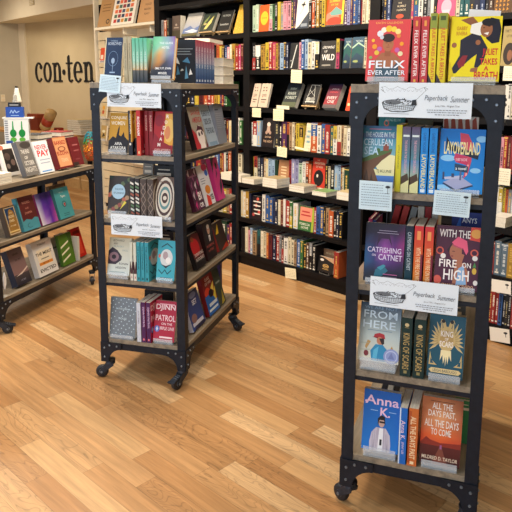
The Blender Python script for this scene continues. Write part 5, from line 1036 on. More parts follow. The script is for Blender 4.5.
GB = [R(0, 0, 1, 1, '#8b93a2'), R(.1, .84, .5, .87, '#3a3f4a')] + [R(.08, .75 - .05 * i, .85, .765 - .05 * i, '#a3abba') for i in range(8)]
def side(TL, TR, BL_, BR, lvl, label, front, dep=.012, lean=14, t=.025, lift=.006, cover='#777777', **k):
    return face_book(FMS, TL, TR, BL_, BR, dep, ZS[lvl] + lift, label, front, t, None, cover, lean, **k)
side((183, 108), (197, 106), (192, 151), (208.7, 147), 1, 'grey and red cover with a pale mask face, long side of middle cart', AM, dep=.02, lean=15, t=.03, cover='#2a2226', wfix=.16)
side((197.5, 105), (208, 104), (210, 144), (219, 142), 1, 'pale blue cover with bold dark lettering, long side of middle cart', RED_, dep=.02, lean=17, cover='#a9bccf')
side((209, 104), (222.6, 103.8), (219.5, 142.5), (227.7, 141.6), 1, 'plain blue grey back cover, long side of middle cart second level', GB, dep=.03, lean=10, cover='#8b93a2')
MAR = [R(0, 0, 1, 1, '#46203a')] + [P_(c, (x, y), (x + .2, y + .1), (x + .12, y - .12)) for x, y, c in ((.05, .9, '#c9b6c4'), (.4, .8, '#8a4a72'), (.7, .92, '#c9b6c4'), (.1, .62, '#8a4a72'), (.45, .6, '#d8ccd4'), (.75, .66, '#a83a78'), (.08, .38, '#c9b6c4'), (.4, .42, '#a83a78'), (.1, .14, '#cf3a86'), (.3, .1, '#8a4a72'))] + [T('BI', .7, .22, .2, .5, '#f0e8ec', .08), T('OR', .7, .04, .12, .4, '#f0e8ec', .08), R(.1, .8, .9, .84, '#8a5a74')]
YES = [R(0, 0, 1, 1, '#dfe0ea'), E_(.72, .93, .28, .1, '#d0306c'), E_(.8, .78, .16, .08, '#2a62c8'), E_(.55, .38, .26, .11, '#df8a2e'), P_('#d8382c', (.2, .0), (.6, .0), (.6, .2), (.3, .28)), T('YES', .75, .1, .14, .36, '#1c1c24', .08), R(.1, .66, .5, .68, '#8a90a4'), R(.1, .6, .56, .62, '#8a90a4'), R(.1, .54, .46, .56, '#8a90a4')]
PK = [R(0, 0, 1, 1, '#cf3a86'), P_('#3a3240', (0, .6), (.3, .9), (.5, 1), (0, 1)), P_('#3a3240', (.5, .1), (.9, .3), (1, .6), (.6, .35)), P_('#5a2a50', (.3, .5), (.6, .62), (.5, .75)), E_(.6, .8, .12, .08, '#2c2630')]
side((188, 169), (196, 168), (198, 211), (206, 206.5), 2, 'dark maroon cover with white letters, long side third level', MAR, dep=.02, lean=16, cover='#4a1a34', wfix=.13)
side((193.5, 166), (205, 165), (207, 203), (216, 200), 2, 'white cover with pink, blue and orange blobs, long side third level', YES, dep=.02, lean=16, cover='#dfe0ea', wfix=.14)
side((207, 158), (212, 157.5), (216, 202), (219, 199), 2, 'orange and purple cover behind the blob cover, long side third level', [R(0, 0, 1, 1, '#8c3a54'), E_(.5, .4, .3, .14, '#df8a2e'), P_('#3a62b8', (.4, 0), (1, .1), (1, .25))], dep=.12, lean=14, cover='#8c3a54', wfix=.10)
side((212, 157), (218, 157), (219, 199), (225.5, 194.5), 2, 'hot pink cover with dark leaves, long side third level', PK, dep=.02, lean=13, cover='#cf3a86')
PM = [R(0, 0, 1, 1, '#241a1e'), R(.2, .45, .9, .96, '#1f2430'), E_(.55, .76, .14, .12, '#c8a08c'), E_(.55, .85, .14, .06, '#d8d8d8'), P_('#14161e', (.28, .46), (.34, .6), (.76, .6), (.84, .46)), P_('#e8e8ec', (.48, .46), (.46, .62), (.64, .62), (.62, .46)), R(.53, .46, .57, .58, '#3a3a50'), R(.49, .76, .53, .77, '#4a3a34'), R(.57, .76, .61, .77, '#4a3a34'), T('PROMISE ME', .5, .32, .07, .8, '#b85a54', .02), T('A STORY', .5, .2, .07, .6, '#b85a54', .02)]
TY = [R(0, 0, 1, 1, '#1c1a1e'), P_('#5a1c20', (0, .3), (1, .2), (1, .95), (.4, 1), (0, .8)), E_(.4, .6, .4, .26, '#b81f26'), T('SURVIVING', .55, .34, .09, .85, '#d8d4d0', .04, fill=True), T('AUTOCRACY', .55, .2, .09, .85, '#d8d4d0', .04, fill=True), E_(.3, .85, .14, .08, '#8a4a2c')]
side((188, 234), (198, 232), (197, 281), (207, 273), 3, 'black and red cover with slanted white lettering, long side fourth level', TY, dep=.02, lean=18, cover='#1c1a1e', wfix=.13)
side((197, 229), (212, 224), (207.6, 272), (217.5, 262), 3, 'dark cover with a portrait of a suited grey haired man, middle cart', PM, dep=.025, lean=11, cover='#2a1418', t=.035, wfix=.14, hfix=.21)
side((214, 222), (221, 220), (220, 258), (229, 250), 3, 'dark cover with yellow flash near the far post, long side fourth level', [R(0, 0, 1, 1, '#3a2c28'), P_('#e0b82c', (.1, .6), (.5, .95), (.4, .6)), P_('#b8402c', (.2, 0), (1, 0), (.9, .2))], dep=.03, lean=18, cover='#8c2c24')
SET = [R(0, 0, 1, 1, '#2a4a94', '#3a3f6c'), P_('#c9cee2', (0, .5), (.2, 1), (0, 1)), E_(.6, .88, .25, .08, '#7a86b8'), P_('#1c2448', (.1, 0), (.5, .2), (1, .05), (1, 0)), T('SET', .6, .62, .14, .6, '#dfe2ee', .06), R(.1, .1, .9, .2, '#c9cee2'), E_(.3, .3, .2, .12, '#8a6a6c')]
HR = [R(0, 0, 1, 1, '#7a1f24'), E_(.3, .55, .25, .14, '#c9402c'), P_('#e0c85a', (.6, .62), (.95, .75), (.85, .5)), T('CLASS', .5, .85, .08, .7, '#e8dcd8', .04), T('OF 1999', .5, .74, .08, .7, '#e8dcd8', .04), P_('#1f62b4', (0, 0), (1, 0), (1, .26), (.4, .5), (0, .5)), P_('#d8c84a', (.7, .4), (1, .6), (.9, .2)), E_(.55, .5, .2, .1, '#1a1a22'), R(.2, .2, .9, .28, '#d0e0ee'), R(.1, .08, .9, .14, '#d0e0ee')]
side((184, 296), (190, 292), (186, 345), (206, 325), 4, 'blue and white cover with a pale spine at the near end, lowest long side', SET, dep=.02, lean=17, cover='#c9cee2', wfix=.17)
side((192, 285), (197, 281), (208, 324), (212, 318), 4, 'dark red spine sided cover behind the red and blue one, lowest long side', [R(0, 0, 1, 1, '#4a1a20'), R(.2, .7, .9, .76, '#d8c8c8')], dep=.12, lean=14, cover='#4a1a20', wfix=.10)
side((197, 281), (210, 272), (204, 316), (220, 300), 4, 'red and blue cover with white title, lowest long side of middle cart', HR, dep=.02, lean=15, cover='#7a1f24', wfix=.16)
side((210, 272), (216, 267), (219, 303), (226, 294), 4, 'dark green grey cover near the far end, lowest long side', [R(0, 0, 1, 1, '#39443a'), P_('#a89a3c', (.4, 0), (.9, .05), (.8, .4)), R(.2, .6, .8, .65, '#8a9488')], dep=.02, lean=15, cover='#39443a', wfix=.10)
bk = make_book(.15, .24, .03, None, None, '#3c2c60'); place_spine(bk, FMS, FMS.cast(219, 280, .15)[0], .14, ZS[4]); tag(bk, 'tall violet book standing behind the others, lowest long side of middle cart', 'book')

# ------------------------------------------------------------------ low cart at the left
ZL = [LEVL[0] + .0275, LEVL[1] + .0215, LEVL[2] + .0215]
def low(TL, TR, BL_, BR, lvl, label, front, dep=.02, lean=16, t=.025, lift=.003, cover='#777777', **k):
    return face_book(FL, TL, TR, BL_, BR, dep, ZL[lvl] + lift, label, front, t, None, cover, lean, **k)
PAY = [R(0, 0, 1, 1, '#dbe2ec'), T('NEVER', .5, .74, .14, .8, '#cc2c34', .06, fill=True), T('PAY', .56, .52, .2, .82, '#cc2c34', .08, fill=True), R(.2, .4, .9, .43, '#9aa8c0'), R(.2, .3, .85, .33, '#9aa8c0'), R(.15, .04, .85, .08, '#5a94d8')]
GREYC = [R(0, 0, 1, 1, '#6c6a68'), E_(.6, .88, .4, .1, '#3f3c3a'), T('THE END', .45, .64, .11, .6, '#d8d6d2', .04, fill=True), T('OF', .4, .48, .09, .24, '#d8d6d2', .04), T('OCTOBER', .5, .3, .13, .7, '#d8d6d2', .04, fill=True), T('NIGHTS', .5, .1, .15, .8, '#c9c6c0', .04, fill=True)]
EAT = [R(0, 0, 1, 1, '#c9855a'), R(.05, .03, .95, .97, '#d59a70'), T('BARBED', .5, .76, .13, .86, '#9a2c24', .06, fill=True), RG(.5, .62, .3, .08, .3, '#7a3a2c'), T('BUDDHA', .5, .42, .13, .86, '#9a2c24', .06, fill=True), T('TOWN', .5, .2, .12, .5, '#e6c8a0', .05), R(0, 0, 1, .06, '#6a1c20')]
DRED = [R(0, 0, 1, 1, '#6c2228'), R(.3, .7, .8, .74, '#b06a6c'), R(.3, .5, .8, .54, '#a05a5c'), R(.3, .2, .7, .24, '#8a4448'), R(.0, 0, .5, .12, '#3a2a28')]
MAG = [R(0, 0, 1, 1, '#e2ddd8'), P_('#2c2624', (.1, .1), (.95, .1), (.9, .85), (.15, .85)), E_(.4, .6, .2, .12, '#5a4a44'), E_(.7, .4, .16, .1, '#7a6258'), E_(.3, .3, .12, .08, '#8a7a70'), E_(.1, .9, .2, .08, '#b87058')]
low((-4, 147), (9, 142), (8, 183), (21, 176), 0, 'white bordered cover with a dark crowd photo, left end of low cart top', MAG, dep=.155, lean=16, cover='#e2ddd8', hard=True)
low((11.5, 143), (27, 140), (27, 176), (40, 172), 0, 'grey cover with large white lettering on the low cart top', GREYC, dep=.02, lean=18, t=.035, cover='#5c5c60')
low((29, 142), (44.5, 140.5), (41, 173), (55, 170), 0, 'white cover with bold red lettering on the low cart top', PAY, dep=.03, lean=16, t=.02, cover='#dbe2ec')
low((51, 138.5), (63, 136), (61, 170.5), (73.5, 168), 0, 'tan cover with red lettering and dark red foot on the low cart top', EAT, dep=.02, lean=16, t=.045, cover='#6a1c20')
low((66, 138), (77, 136), (74.5, 167), (84.5, 165), 0, 'dark red cover leaning at the right end of the low cart top', DRED, dep=.03, lean=14, t=.05, cover='#6c2228')
# stack at near end and white page stacks behind
zz = ZL[0] + .0003
for i, th in enumerate((.02, .018, .022)):
    bk = make_book(.12, .19, th - .001, None, None, '#e6e4e0'); bk.matrix_world = Matrix.Translation(FL.pt(-.16 + .045 * 1 - .0, .02 + .1 - .0, zz + th)) @ Matrix.Rotation(FL.ang, 4, 'Z') @ Matrix(((0, 0, 1, 0), (-1, 0, 0, 0), (0, -1, 0, 0), (0, 0, 0, 1)))
    bk.location = FL.pt(.012, .075, zz + th)
    tag(bk, ['lowest', 'middle', 'topmost'][i] + ' white book of the flat stack at the left end of low cart top', 'book', 'white flat stack on the low cart'); zz += th + .0006
for i, (x, y, c, wd) in enumerate(((33, 140, '#1f2a3a', .2), (56, 136, '#8c2c34', .24))):
    s_, _ = FL.cast(x, y, .30)
    zz = ZL[0] + .0003
    for k in range(6):
        th = .040 if k < 5 else .034; bk = make_book(.17, .17, th - .001, None, None, (c if k == 5 else ['#3a4450', '#7a3a34', '#c9c0b0', '#4a5a4c', '#2c2c34'][k]), None, True)
        bk.matrix_world = Matrix.Translation(FL.pt(s_ - .02, .31 + .02, zz + th)) @ Matrix.Rotation(FL.ang, 4, 'Z') @ Matrix(((0, 0, 1, 0), (-1, 0, 0, 0), (0, -1, 0, 0), (0, 0, 0, 1)))
        tag(bk, ['lowest', 'second', 'third', 'fourth', 'fifth', 'topmost'][k] + ' book of the ' + ['left', 'right'][i] + ' flat stack at the back of low cart top', 'book', 'flat stacks at the back of the low cart'); zz += th + .0006
GOLD = [R(0, 0, 1, 1, '#6a5234'), R(.08, .04, .96, .96, '#c8b89a'), R(.14, .07, .9, .93, '#1d3f6c'), P_('#9a7438', (.14, .07), (.9, .07), (.9, .5), (.78, .8), (.55, .9), (.4, .84), (.24, .5), (.14, .3)), T('THE', .55, .74, .05, .25, '#efe0b8', .03), T('GILDED', .52, .6, .08, .5, '#efe0b8', .04), T('ONES', .5, .46, .08, .4, '#efe0b8', .04), T('OF ROME', .5, .3, .05, .5, '#efe0b8', .03), R(.08, .12, .92, .16, '#e0c888')]
MT = [R(0, 0, 1, 1, '#4c98ac'), P_('#5c2424', (.08, 1), (1, 1), (1, .3), (.8, .34), (.6, .28), (.3, .34), (.08, .28)), T('RODEO', .52, .78, .07, .6, '#c98a7a', .03), T('AND', .5, .62, .05, .3, '#c98a7a', .02), T('JUNIPER', .52, .46, .08, .8, '#c98a7a', .03), RG(.45, .14, .18, .07, .15, '#1c3a48', a0=90, a1=300)]
PG = [GR(0, 0, 1, 1, [['#e4e2ec', '#b89ad8', '#6a2ab0', '#c05aa8'], ['#dcdcec', '#8a5ac8', '#5424a0', '#b04ca0'], ['#c9c9e4', '#6a3ab4', '#4a2098', '#8a3aa0'], ['#9a94c8', '#4a2a94', '#301a78', '#5a2a90'], ['#6a5ca8', '#33207c', '#241460', '#3a207c']])]
_ = [('p', [(.0, 0), (.35, 0), (.35, 1), (0, 1)], ['#d8d8e8', '#7a4ab8', '#3c2a80', '#a8a0c8']), ('p', [(.35, 0), (.75, 0), (.75, 1), (.35, 1)], ['#7a4ab8', '#5a2a9c', '#33207c', '#3c2a80']), ('p', [(.75, 0), (1, 0), (1, 1), (.75, 1)], ['#5a2a9c', '#c05aa8', '#7a3a9c', '#33207c'])]
TL2 = [R(0, 0, 1, 1, '#4aa0ac'), T('Tigers,', .55, .66, .09, .6, '#e8f2f0', .03), T('Not Kings', .5, .82, .05, .6, '#bfe0e0', .02), P_('#c03a34', (.45, .48), (.6, .5), (.52, .34)), RG(.5, .46, .14, .1, .2, '#1c4450'), R(.3, .14, .7, .16, '#2c6470'), R(.3, .08, .7, .1, '#2c6470')]
low((0, 208.5), (11.5, 205), (10.5, 240), (22, 234.5), 1, 'gold and blue ornate cover at the left of the middle shelf, low cart', GOLD, dep=.02, lean=15, t=.035, cover='#4a3c30')
low((15.5, 199), (32, 193.5), (25, 233), (41, 227), 1, 'maroon and sky blue cover on the middle shelf, low cart', MT, dep=.02, lean=15, t=.03, cover='#4c98ac')
low((33.5, 194.5), (46, 192), (43, 224.5), (58.5, 219), 1, 'violet gradient cover on the middle shelf, low cart', PG, dep=.025, lean=16, t=.02, cover='#a03a80')
low((51, 190), (63.5, 186.5), (61, 220), (75, 215), 1, 'turquoise cover with a small red mark on the middle shelf, low cart', TL2, dep=.02, lean=15, t=.025, cover='#3a7c88')
low((46, 185), (65, 184.5), (56, 214), (72, 212), 1, 'brown cover behind the turquoise one, middle shelf of low cart', [R(0, 0, 1, 1, '#7c6248'), R(.1, .88, .9, .92, '#a8906c')], dep=.075, lean=12, t=.025, cover='#6a543e')
low((18, 206), (34, 199), (24, 228), (41, 220), 1, 'dark cover just behind the maroon one, middle shelf of low cart', [R(0, 0, 1, 1, '#2a2c34')], dep=.085, lean=12, cover='#2a2c34')
NVI = [R(0, 0, 1, 1, '#1f2230', '#7c6a68'), R(0, .3, 1, 1, '#8a6c6c', '#6c5c60'), P_('#d8c8c0', (.1, .26), (.6, .34), (1, .44), (1, .4), (.5, .28)), T('SPEAK', .5, .82, .06, .4, '#2c2428', .03), T('to me', .55, .66, .06, .4, '#2c2428', .02), T('HOME', .5, .1, .05, .5, '#8a8ca0', .02)]
VIC = [R(0, 0, 1, 1, '#dcdcdc'), T('TYRANNY', .5, .86, .06, .7, '#3c302c', .04), P_('#ece2cc', (.16, .28), (.84, .28), (.84, .74), (.16, .74)), T('THE MERIT', .5, .58, .09, .82, '#201c1c', .06, fill=True), R(.3, .46, .7, .49, '#8a8478'), R(.16, .3, .84, .38, '#d98a34'), T('MYTH OF', .5, .32, .045, .5, '#5a3414', .03), T('EVICTED', .52, .1, .1, .8, '#201c1c', .06, fill=True)]
low((4, 252), (18.5, 247), (18, 285), (32, 277), 2, 'pinkish grey cover with a dark foot on the bottom shelf, low cart', NVI, dep=.03, lean=18, t=.045, cover='#252838')
low((26.5, 244.5), (48, 238), (40, 277.5), (59, 270), 2, 'pale cover with black titles and an orange bar, bottom shelf of low cart', VIC, dep=.02, lean=15, t=.04, cover='#cfcfcf')
low((47, 238), (60.5, 237.5), (52, 273), (61, 270), 2, 'blank white back cover with a grey bar, bottom shelf of low cart', [R(0, 0, 1, 1, '#cdcfd4'), R(.3, .6, .95, .66, '#7a7c80')], dep=.125, lean=5, cover='#cdcfd4')
GS = [R(0, 0, 1, 1, '#4f7a24')] + [P_('#e8ecd8', (.05, .12 + .22 * i), (.7, .26 + .22 * i), (.7, .32 + .22 * i), (.05, .18 + .22 * i)) for i in range(3)] + [P_('#3a5a1c', (.6, 1), (1, 1), (1, .3))]
low((61, 234), (67, 233), (63, 264), (76, 260), 2, 'green cover with white slanted stripes, bottom shelf of low cart', GS, dep=.03, lean=10, cover='#3f6420', wfix=.15)
low((62, 232), (71, 231), (57, 258), (67, 256), 2, 'dark glossy cover behind the green striped one, low cart', [R(0, 0, 1, 1, '#2c3430'), R(.1, .7, .8, .76, '#a8b0b0')], dep=.185, wfix=.09, lean=6, cover='#2c3430')
bk = make_book(.14, .18, .022, None, None, '#cfd2ce'); place_spine(bk, FL, FL.cast(78, 250, .03)[0], .03, ZL[2]); tag(bk, 'white spine near the right end, bottom shelf of low cart', 'book')
low((73, 228), (78, 227), (82, 258), (87, 255), 2, 'bright red cover leaning at the right end, bottom shelf of low cart', [R(0, 0, 1, 1, '#c0281e'), R(.2, .1, .8, .6, '#d84a34'), R(.2, .8, .9, .9, '#7a1c18')], dep=.05, lean=16, cover='#b0241c', wfix=.12)
# white feather like quill display at the near end
qd = empty('quill_ornament', FL.pt(.075, .0, ZL[2]), (0, 0, FL.ang)); tag(qd, 'small white leaf shaped ornament on a thin wire, bottom shelf of low cart', 'ornament')
m = MB(); m.tube([(0, .02, .0), (.01, .015, .05), (-.005, .01, .09)], .0016, 6, WIRE); m.box(-.02, .03, .0, .04, 0, .004, WIRE); m.obj('wire', qd)
m = MB(); m.prism([(0, .05), (.014, .08), (.016, .12), (.004, .155), (-.008, .12), (-.008, .075)], Matrix.Translation((-.004, .008, 0)), .006, CARD, hx('#e4e8ee')); m.obj('leaf', qd)
# ------------------------------------------------------------------ pale slatwall at the left of the bookcase
sw = empty('slatwall_display', (FB.O.x, FB.O.y, 0), (0, 0, FB.ang)); tag(sw, 'cream slatwall with grooves and a shelf beside the bookcase', 'display wall')
m = MB()
for k in range(20): m.box(SLW + .021, UPR[0][0] - .003, .322, .342, .10 + k * .1, .192 + k * .1, SLAT)
m.obj('slats', sw)
m = MB(); m.box(SLW + .021, UPR[0][0] - .003, .3425, .3445, .05, 2.4, BACKL); m.obj('groove_back', sw)
m = MB(); ZSH = FB.cast(125, 24.5, UB)[1]; m.box(FB.cast(94, 25, UB)[0], UPR[0][0] - .003, UB, .321, ZSH - .025, ZSH, CREAM); m.obj('shelf', sw)
for s_ in (-2.0, -1.5):
    m = MB(); m.box(s_ - .006, s_ + .006, .16, .321, ZSH - .09, ZSH - .0255, CREAM); m.obj('bracket', sw)
def cal(x0, x1, z, label, art, dep=.15, lean=14, h=.34, cover='#b9935e', t=.03):
    a = FB.cast(x0, 24, dep)[0]; b = FB.cast(x1, 24, dep)[0]; o = make_book(b - a, h, t, art, None, cover, None, True); place_face(o, FB, (a + b) / 2, dep, z, lean); tag(o, label, 'book'); return o
ZW = ZSH + .0085
GRID = [R(0, 0, 1, 1, '#e8e2d6')] + [R(.1 + .165 * i, .08 + .15 * j, .1 + .165 * i + .13, .08 + .15 * j + .11, c) for j in range(6) for i, c in zip(range(5), (['#b83a3a', '#3a4a6c', '#c98a3a', '#4a6a5a', '#8a2c3a', '#2c3a5a', '#d86a4a'] * 6)[j * 3:j * 3 + 5])]
cal(97, 110, ZW, 'kraft brown cover with a dark round stamp, left end of the slatwall shelf', [R(0, 0, 1, 1, '#ad8658'), RG(.75, .16, .14, .08, .4, '#2c241c'), R(.2, .5, .8, .53, '#7a5a34'), R(.2, .6, .8, .63, '#7a5a34'), R(.2, .7, .8, .73, '#7a5a34')])
cal(110.5, 133, ZW, 'white poster book with a grid of coloured squares on the slatwall shelf', GRID, cover='#4a4a50')
cal(137, 154, ZW, 'kraft brown cover with dark lettering, right end of the slatwall shelf', [R(0, 0, 1, 1, '#b98e60'), T('MODERN', .5, .36, .06, .7, '#3c2c20', .02), T('HOUSE', .5, .5, .07, .6, '#3c2c20', .02), T('PLANT', .5, .22, .06, .6, '#3c2c20', .02)])
for i, (x0, x1, t1, ln) in enumerate(((104.5, 126, 'COOKING', 2), (139, 152.5, 'STAFF', 1))):
    a, z0 = FB.cast(x0, 41, .30); b, z1 = FB.cast(x1, 41, .30); m = MB(); m.box(a, b, .305, .318, 1.88, 2.0, CARD, hx('#191719'))
    art = [T(t1, .5, .5, .3, .8, '#8c887c', .03), R(.15, .2, .85, .3, '#6a665c')]
    put_art(m, art, Matrix.Translation(((a + b) / 2, .305, 1.88)), b - a, .12, CARD)
    tag(m.obj('category_sign', loc=(FB.O.x, FB.O.y, 0), rot=(0, 0, FB.ang)), ['black category sign on the left of the slatwall', 'black category sign on the slatwall next to the bookcase'][i], 'sign')
def sw_item(x, y, w, h, col, label, name='book', cat='book', art=None, t=.02):
    s_, z_ = FB.cast(x, y, .25); bk = make_book(w, h, t, art or [R(0, 0, 1, 1, col), R(.2, .6, .8, .7, '#efe4cc')], None, col); place_face(bk, FB, s_, .25, z_, 8); bk.name = name; tag(bk, label, cat)
    m = MB(); m.box(-w / 2 - .01, w / 2 + .01, -.012, .05, -.011, -.005, ACRYL); m.box(-w / 2 - .01, w / 2 + .01, -.012, -.009, -.005, .02, ACRYL); o = m.obj('wall_ledge', loc=FB.pt(s_, .25, z_), rot=(0, 0, FB.ang)); tag(o, 'clear ledge on the slatwall holding the ' + label.split(' on ')[0].split(',')[0], 'ledge')
sw_item(102.3, 62, .11, .16, '#d8502c', 'orange red cover on the slatwall, left of the navy cover', art=[R(0, 0, 1, 1, '#d8502c'), R(.1, .2, .6, .5, '#efe0cc'), R(0, 0, 1, .1, '#7a3a24')])
sw_item(103, 118, .12, .17, '#c9b48a', 'small cream and gold figurine card on the slatwall behind the top left post', art=[R(0, 0, 1, 1, '#cdb88c'), E_(.5, .7, .2, .14, '#e0a030'), E_(.45, .4, .2, .14, '#b8502c')])
sw_item(103, 140, .12, .17, '#b59a64', 'tan illustrated card on the slatwall behind the second level post', art=[R(0, 0, 1, 1, '#b59a64'), E_(.5, .6, .3, .1, '#e6dcb8'), P_('#3c3424', (.2, .2), (.8, .3), (.5, .5))])
row_s = [(118, '#c84a2c'), (121.5, '#3c4a6a'), (124.5, '#d88a3a'), (128, '#c9a878'), (131.5, '#2c2c30'), (135, '#e0d8c0')]
zt_ = None
for i, (x, c) in enumerate(row_s):
    s_, z_ = FB.cast(x, 176, .14); zt_ = z_
    o = spine_mesh(.14, .19, .026, c, '#efe6cc', None, i).obj('book', loc=FB.pt(s_, .14, .702), rot=(0, 0, FB.ang)); tag(o, ['orange red', 'slate blue', 'orange', 'tan', 'black', 'cream'][i] + ' spine on the low slatwall shelf, seen through the middle cart', 'book', 'books on the low slatwall shelf')
m = MB(); m.box(-2.05, UPR[0][0] - .003, .12, .3215, .68, .70, CREAM); m.obj('low_shelf', sw)

# ------------------------------------------------------------------ counter and things along the far wall
def onray(px, py, z): 
    d = ray(px, py); t = (z - CAMZ) / d.z; return Vector((d.x * t, d.y * t, z))
def at_depth(px, py, y):
    d = ray(px, py); t = y / d.y; return Vector((d.x * t, y, CAMZ + d.z * t))
ZT = .78
cn = onray(0, 138.5, ZT); cf = Vector((-2.35, 9.75, 0))
tb = Frame(FW.pt(-.5, -.80, 0), FW.ang)
ct_ = empty('counter_table', (tb.O.x, tb.O.y, 0), (0, 0, tb.ang)); tag(ct_, 'long honey wood counter table along the far cream wall', 'table')
m = MB(); m.box(.5, 2.9, 0, .72, ZT - .035, ZT, TABLEW); m.obj('table_top', ct_, bevel=.003)
for x, y in ((.55, .02), (2.45, .02), (.55, .64), (2.45, .64)):
    m = MB(); m.box(x, x + .05, y, y + .05, 0, ZT - .0355, IRON); m.obj('leg', ct_)
def tpt(px, dep): s_, _ = tb.cast(px, 130, dep); return s_
def tobj(mb, name, px, dep, label, cat, rz=0, z=ZT, group=None):
    o = mb.obj(name, loc=tb.pt(tpt(px, dep), dep, z + .0006), rot=(0, 0, tb.ang + rz)); tag(o, label, cat, group); return o
PXM = 10.0 / F     # metres per pixel at about ten metres
# red brown long case
m = MB(); m.box(-.14, .14, 0, .18, 0, .25, PRINT, hx('#6e2c1c')); m.box(-.142, .142, -.002, .182, .2, .252, PRINT, hx('#82371f')); tobj(m, 'storage_box', 33, .26, 'reddish brown lidded box on the far counter', 'box')
# leaning red and tan bolster
m = MB()
Mb = Matrix.Translation((-.10, .09, .065)) @ Matrix.Rotation(math.radians(40), 4, 'Y')
for z0, z1, c in ((0, .08, '#a88a5a'), (.08, .2, '#9c3a24'), (.2, .32, '#a88a5a')):
    m.lathe([(.001, z0), (.075, z0), (.08, z0 + .01), (.08, z1 - .002), (.001, z1 - .002)], 20, PRINT, hx(c), M=Mb @ Matrix.Translation((0, 0, -.0)))
tobj(m, 'bolster_cushion', 43, .05, 'red and tan striped roll leaning on the reddish box, far counter', 'cushion')
# flat stack near the cart post
zz = ZT + .0006
for i, (wd, c) in enumerate(((.34, '#b89a68'), (.32, '#8a7450'), (.33, '#d4c094'), (.31, '#6a5c46'), (.32, '#cbb68a'), (.29, '#8a7c5c'), (.27, '#c9b78c'))):
    bk = make_book(.24, wd, .03, None, None, c, None, True); bk.matrix_world = Matrix.Translation(tb.pt(tpt(71.5, .25), .3, zz + .03)) @ Matrix.Rotation(tb.ang, 4, 'Z') @ Matrix(((0, 0, 1, 0), (-1, 0, 0, 0), (0, -1, 0, 0), (0, 0, 0, 1)))
    tag(bk, ['lowest', 'second', 'third', 'fourth', 'fifth', 'sixth', 'topmost'][i] + ' large book of the flat stack on the far counter', 'book', 'large flat books on the far counter'); zz += .0306
m = MB(); m.box(-.06, .06, 0, .08, 0, .08, PRINT, hx('#8a2c20')); m.box(-.061, .0, -.001, .081, .02, .06, PRINT, hx('#1c1a1c')); m.box(.02, .05, -.002, 0, .02, .06, PRINT, hx('#c98a5c')); tobj(m, 'small_box', 56.5, .18, 'small red and black box on the far counter', 'box')
m = MB(); m.lathe([(.001, 0), (.05, 0), (.06, .02), (.045, .045), (.02, .055), (.001, .056)], 18, PRINT, hx('#7aa094')); tobj(m, 'ceramic_dish', 67, .12, 'small grey green dish on the far counter beside the book stack', 'dish')
m = MB(); m.box(-.1, .1, 0, .14, 0, .012, CARD, hx('#e6e2d6')); tobj(m, 'paper_pad', 45, .02, 'white paper pad at the front of the far counter', 'paper')
m = MB()
m.tube([(.05 * math.cos(a), 0, .20 + .05 * math.sin(a)) for a in [2 * PI * i / 14 for i in range(15)]], .004, 6, WIRE); m.cyl((0, 0, 0), (0, 0, .15), .004, 6, WIRE); m.cyl((0, 0, 0), (0, 0, .006), .04, 14, WIRE); tobj(m, 'wire_hoop', 30, .45, 'thin wire hoop stand behind the reddish box', 'ornament')
for i, (px0, px1, h, dp) in enumerate(((61, 77.5, .32, .14), (78.5, 92, .30, .14))):
    pa, pb = tpt(px0, dp), tpt(px1, dp)
    bx = empty('cardboard_box', tb.pt((pa + pb) / 2, dp, 0), (0, 0, tb.ang)); tag(bx, ['cardboard box on the floor under the far counter, the left one', 'cardboard box on the floor under the far counter, the right one'][i], 'box')
    w = (pb - pa) / 2 - .01; m = MB(); m.box(-w, w, 0, .3, 0.0005, h, KRAFT); m.obj('carton', bx)
    m = MB(); m.box(-w - .001, w + .001, -.0012, -.0002, h * .45, h * .5, CARD, hx('#d8c094')); m.obj('tape', bx)
# wire tower with socks/notebooks at the left edge, between counter and low cart: stands on the low cart's far side
def onlow(px, dep): return FL.cast(px, 130, dep)[0]
DD = .30; s0_ = FL.cast(5.5, 125, DD)[0]; s1_ = FL.cast(26.5, 125, DD)[0]; zt_ = FL.cast(16, 117.5, DD)[1]; H_ = zt_ - ZL[0] - .0006
pc = (FL.pt(s0_, DD, 0) + FL.pt(s1_, DD, 0)) / 2; dW = .155
sp = empty('card_display', (pc.x, pc.y, ZL[0] + .0006), (0, 0, .25)); tag(sp, 'white countertop display with two green brush shapes behind the low cart books', 'display')
m = MB(); m.box(-dW / 2, dW / 2, 0, .06, 0, H_ - .008, CARD, hx('#d4d6d4')); m.box(-dW / 2 - .008, dW / 2 + .03, -.004, .064, H_ - .0078, H_, CARD, hx('#dedcd4')); m.obj('body', sp)
m = MB(); A0 = H_ - .008 - .17
for cx in (-.022, .034): put_art(m, [E_(.5, .42, .15, .16, '#0f7a34'), P_('#1a8a42', (.46, .55), (.54, .55), (.52, .9), (.48, .9)), E_(.5, .17, .14, .09, '#5aa03a')], Matrix.Translation((cx, -.001, A0)), .14, .17, CARD)
for i in range(9): m.face([(-.073, -.0015, A0 + .03 + .015 * i), (-.052, -.0015, A0 + .03 + .015 * i), (-.052, -.0015, A0 + .038 + .015 * i), (-.073, -.0015, A0 + .038 + .015 * i)], CARD, hx('#7a7c84'))
put_art(m, [R(0, 0, .3, .13, '#2c4a8c'), R(.35, 0, 1, .08, '#a8b03a')], Matrix.Translation((0, -.0012, A0)), .14, .17, CARD)
m.obj('printed_front', sp)
RZ = .25
bb_ = empty('blue_card_box', sp.location + Vector((0, 0, H_ + .0005)), (0, 0, RZ)); tag(bb_, 'blue boxed card set with pale script on top of the white display', 'box')
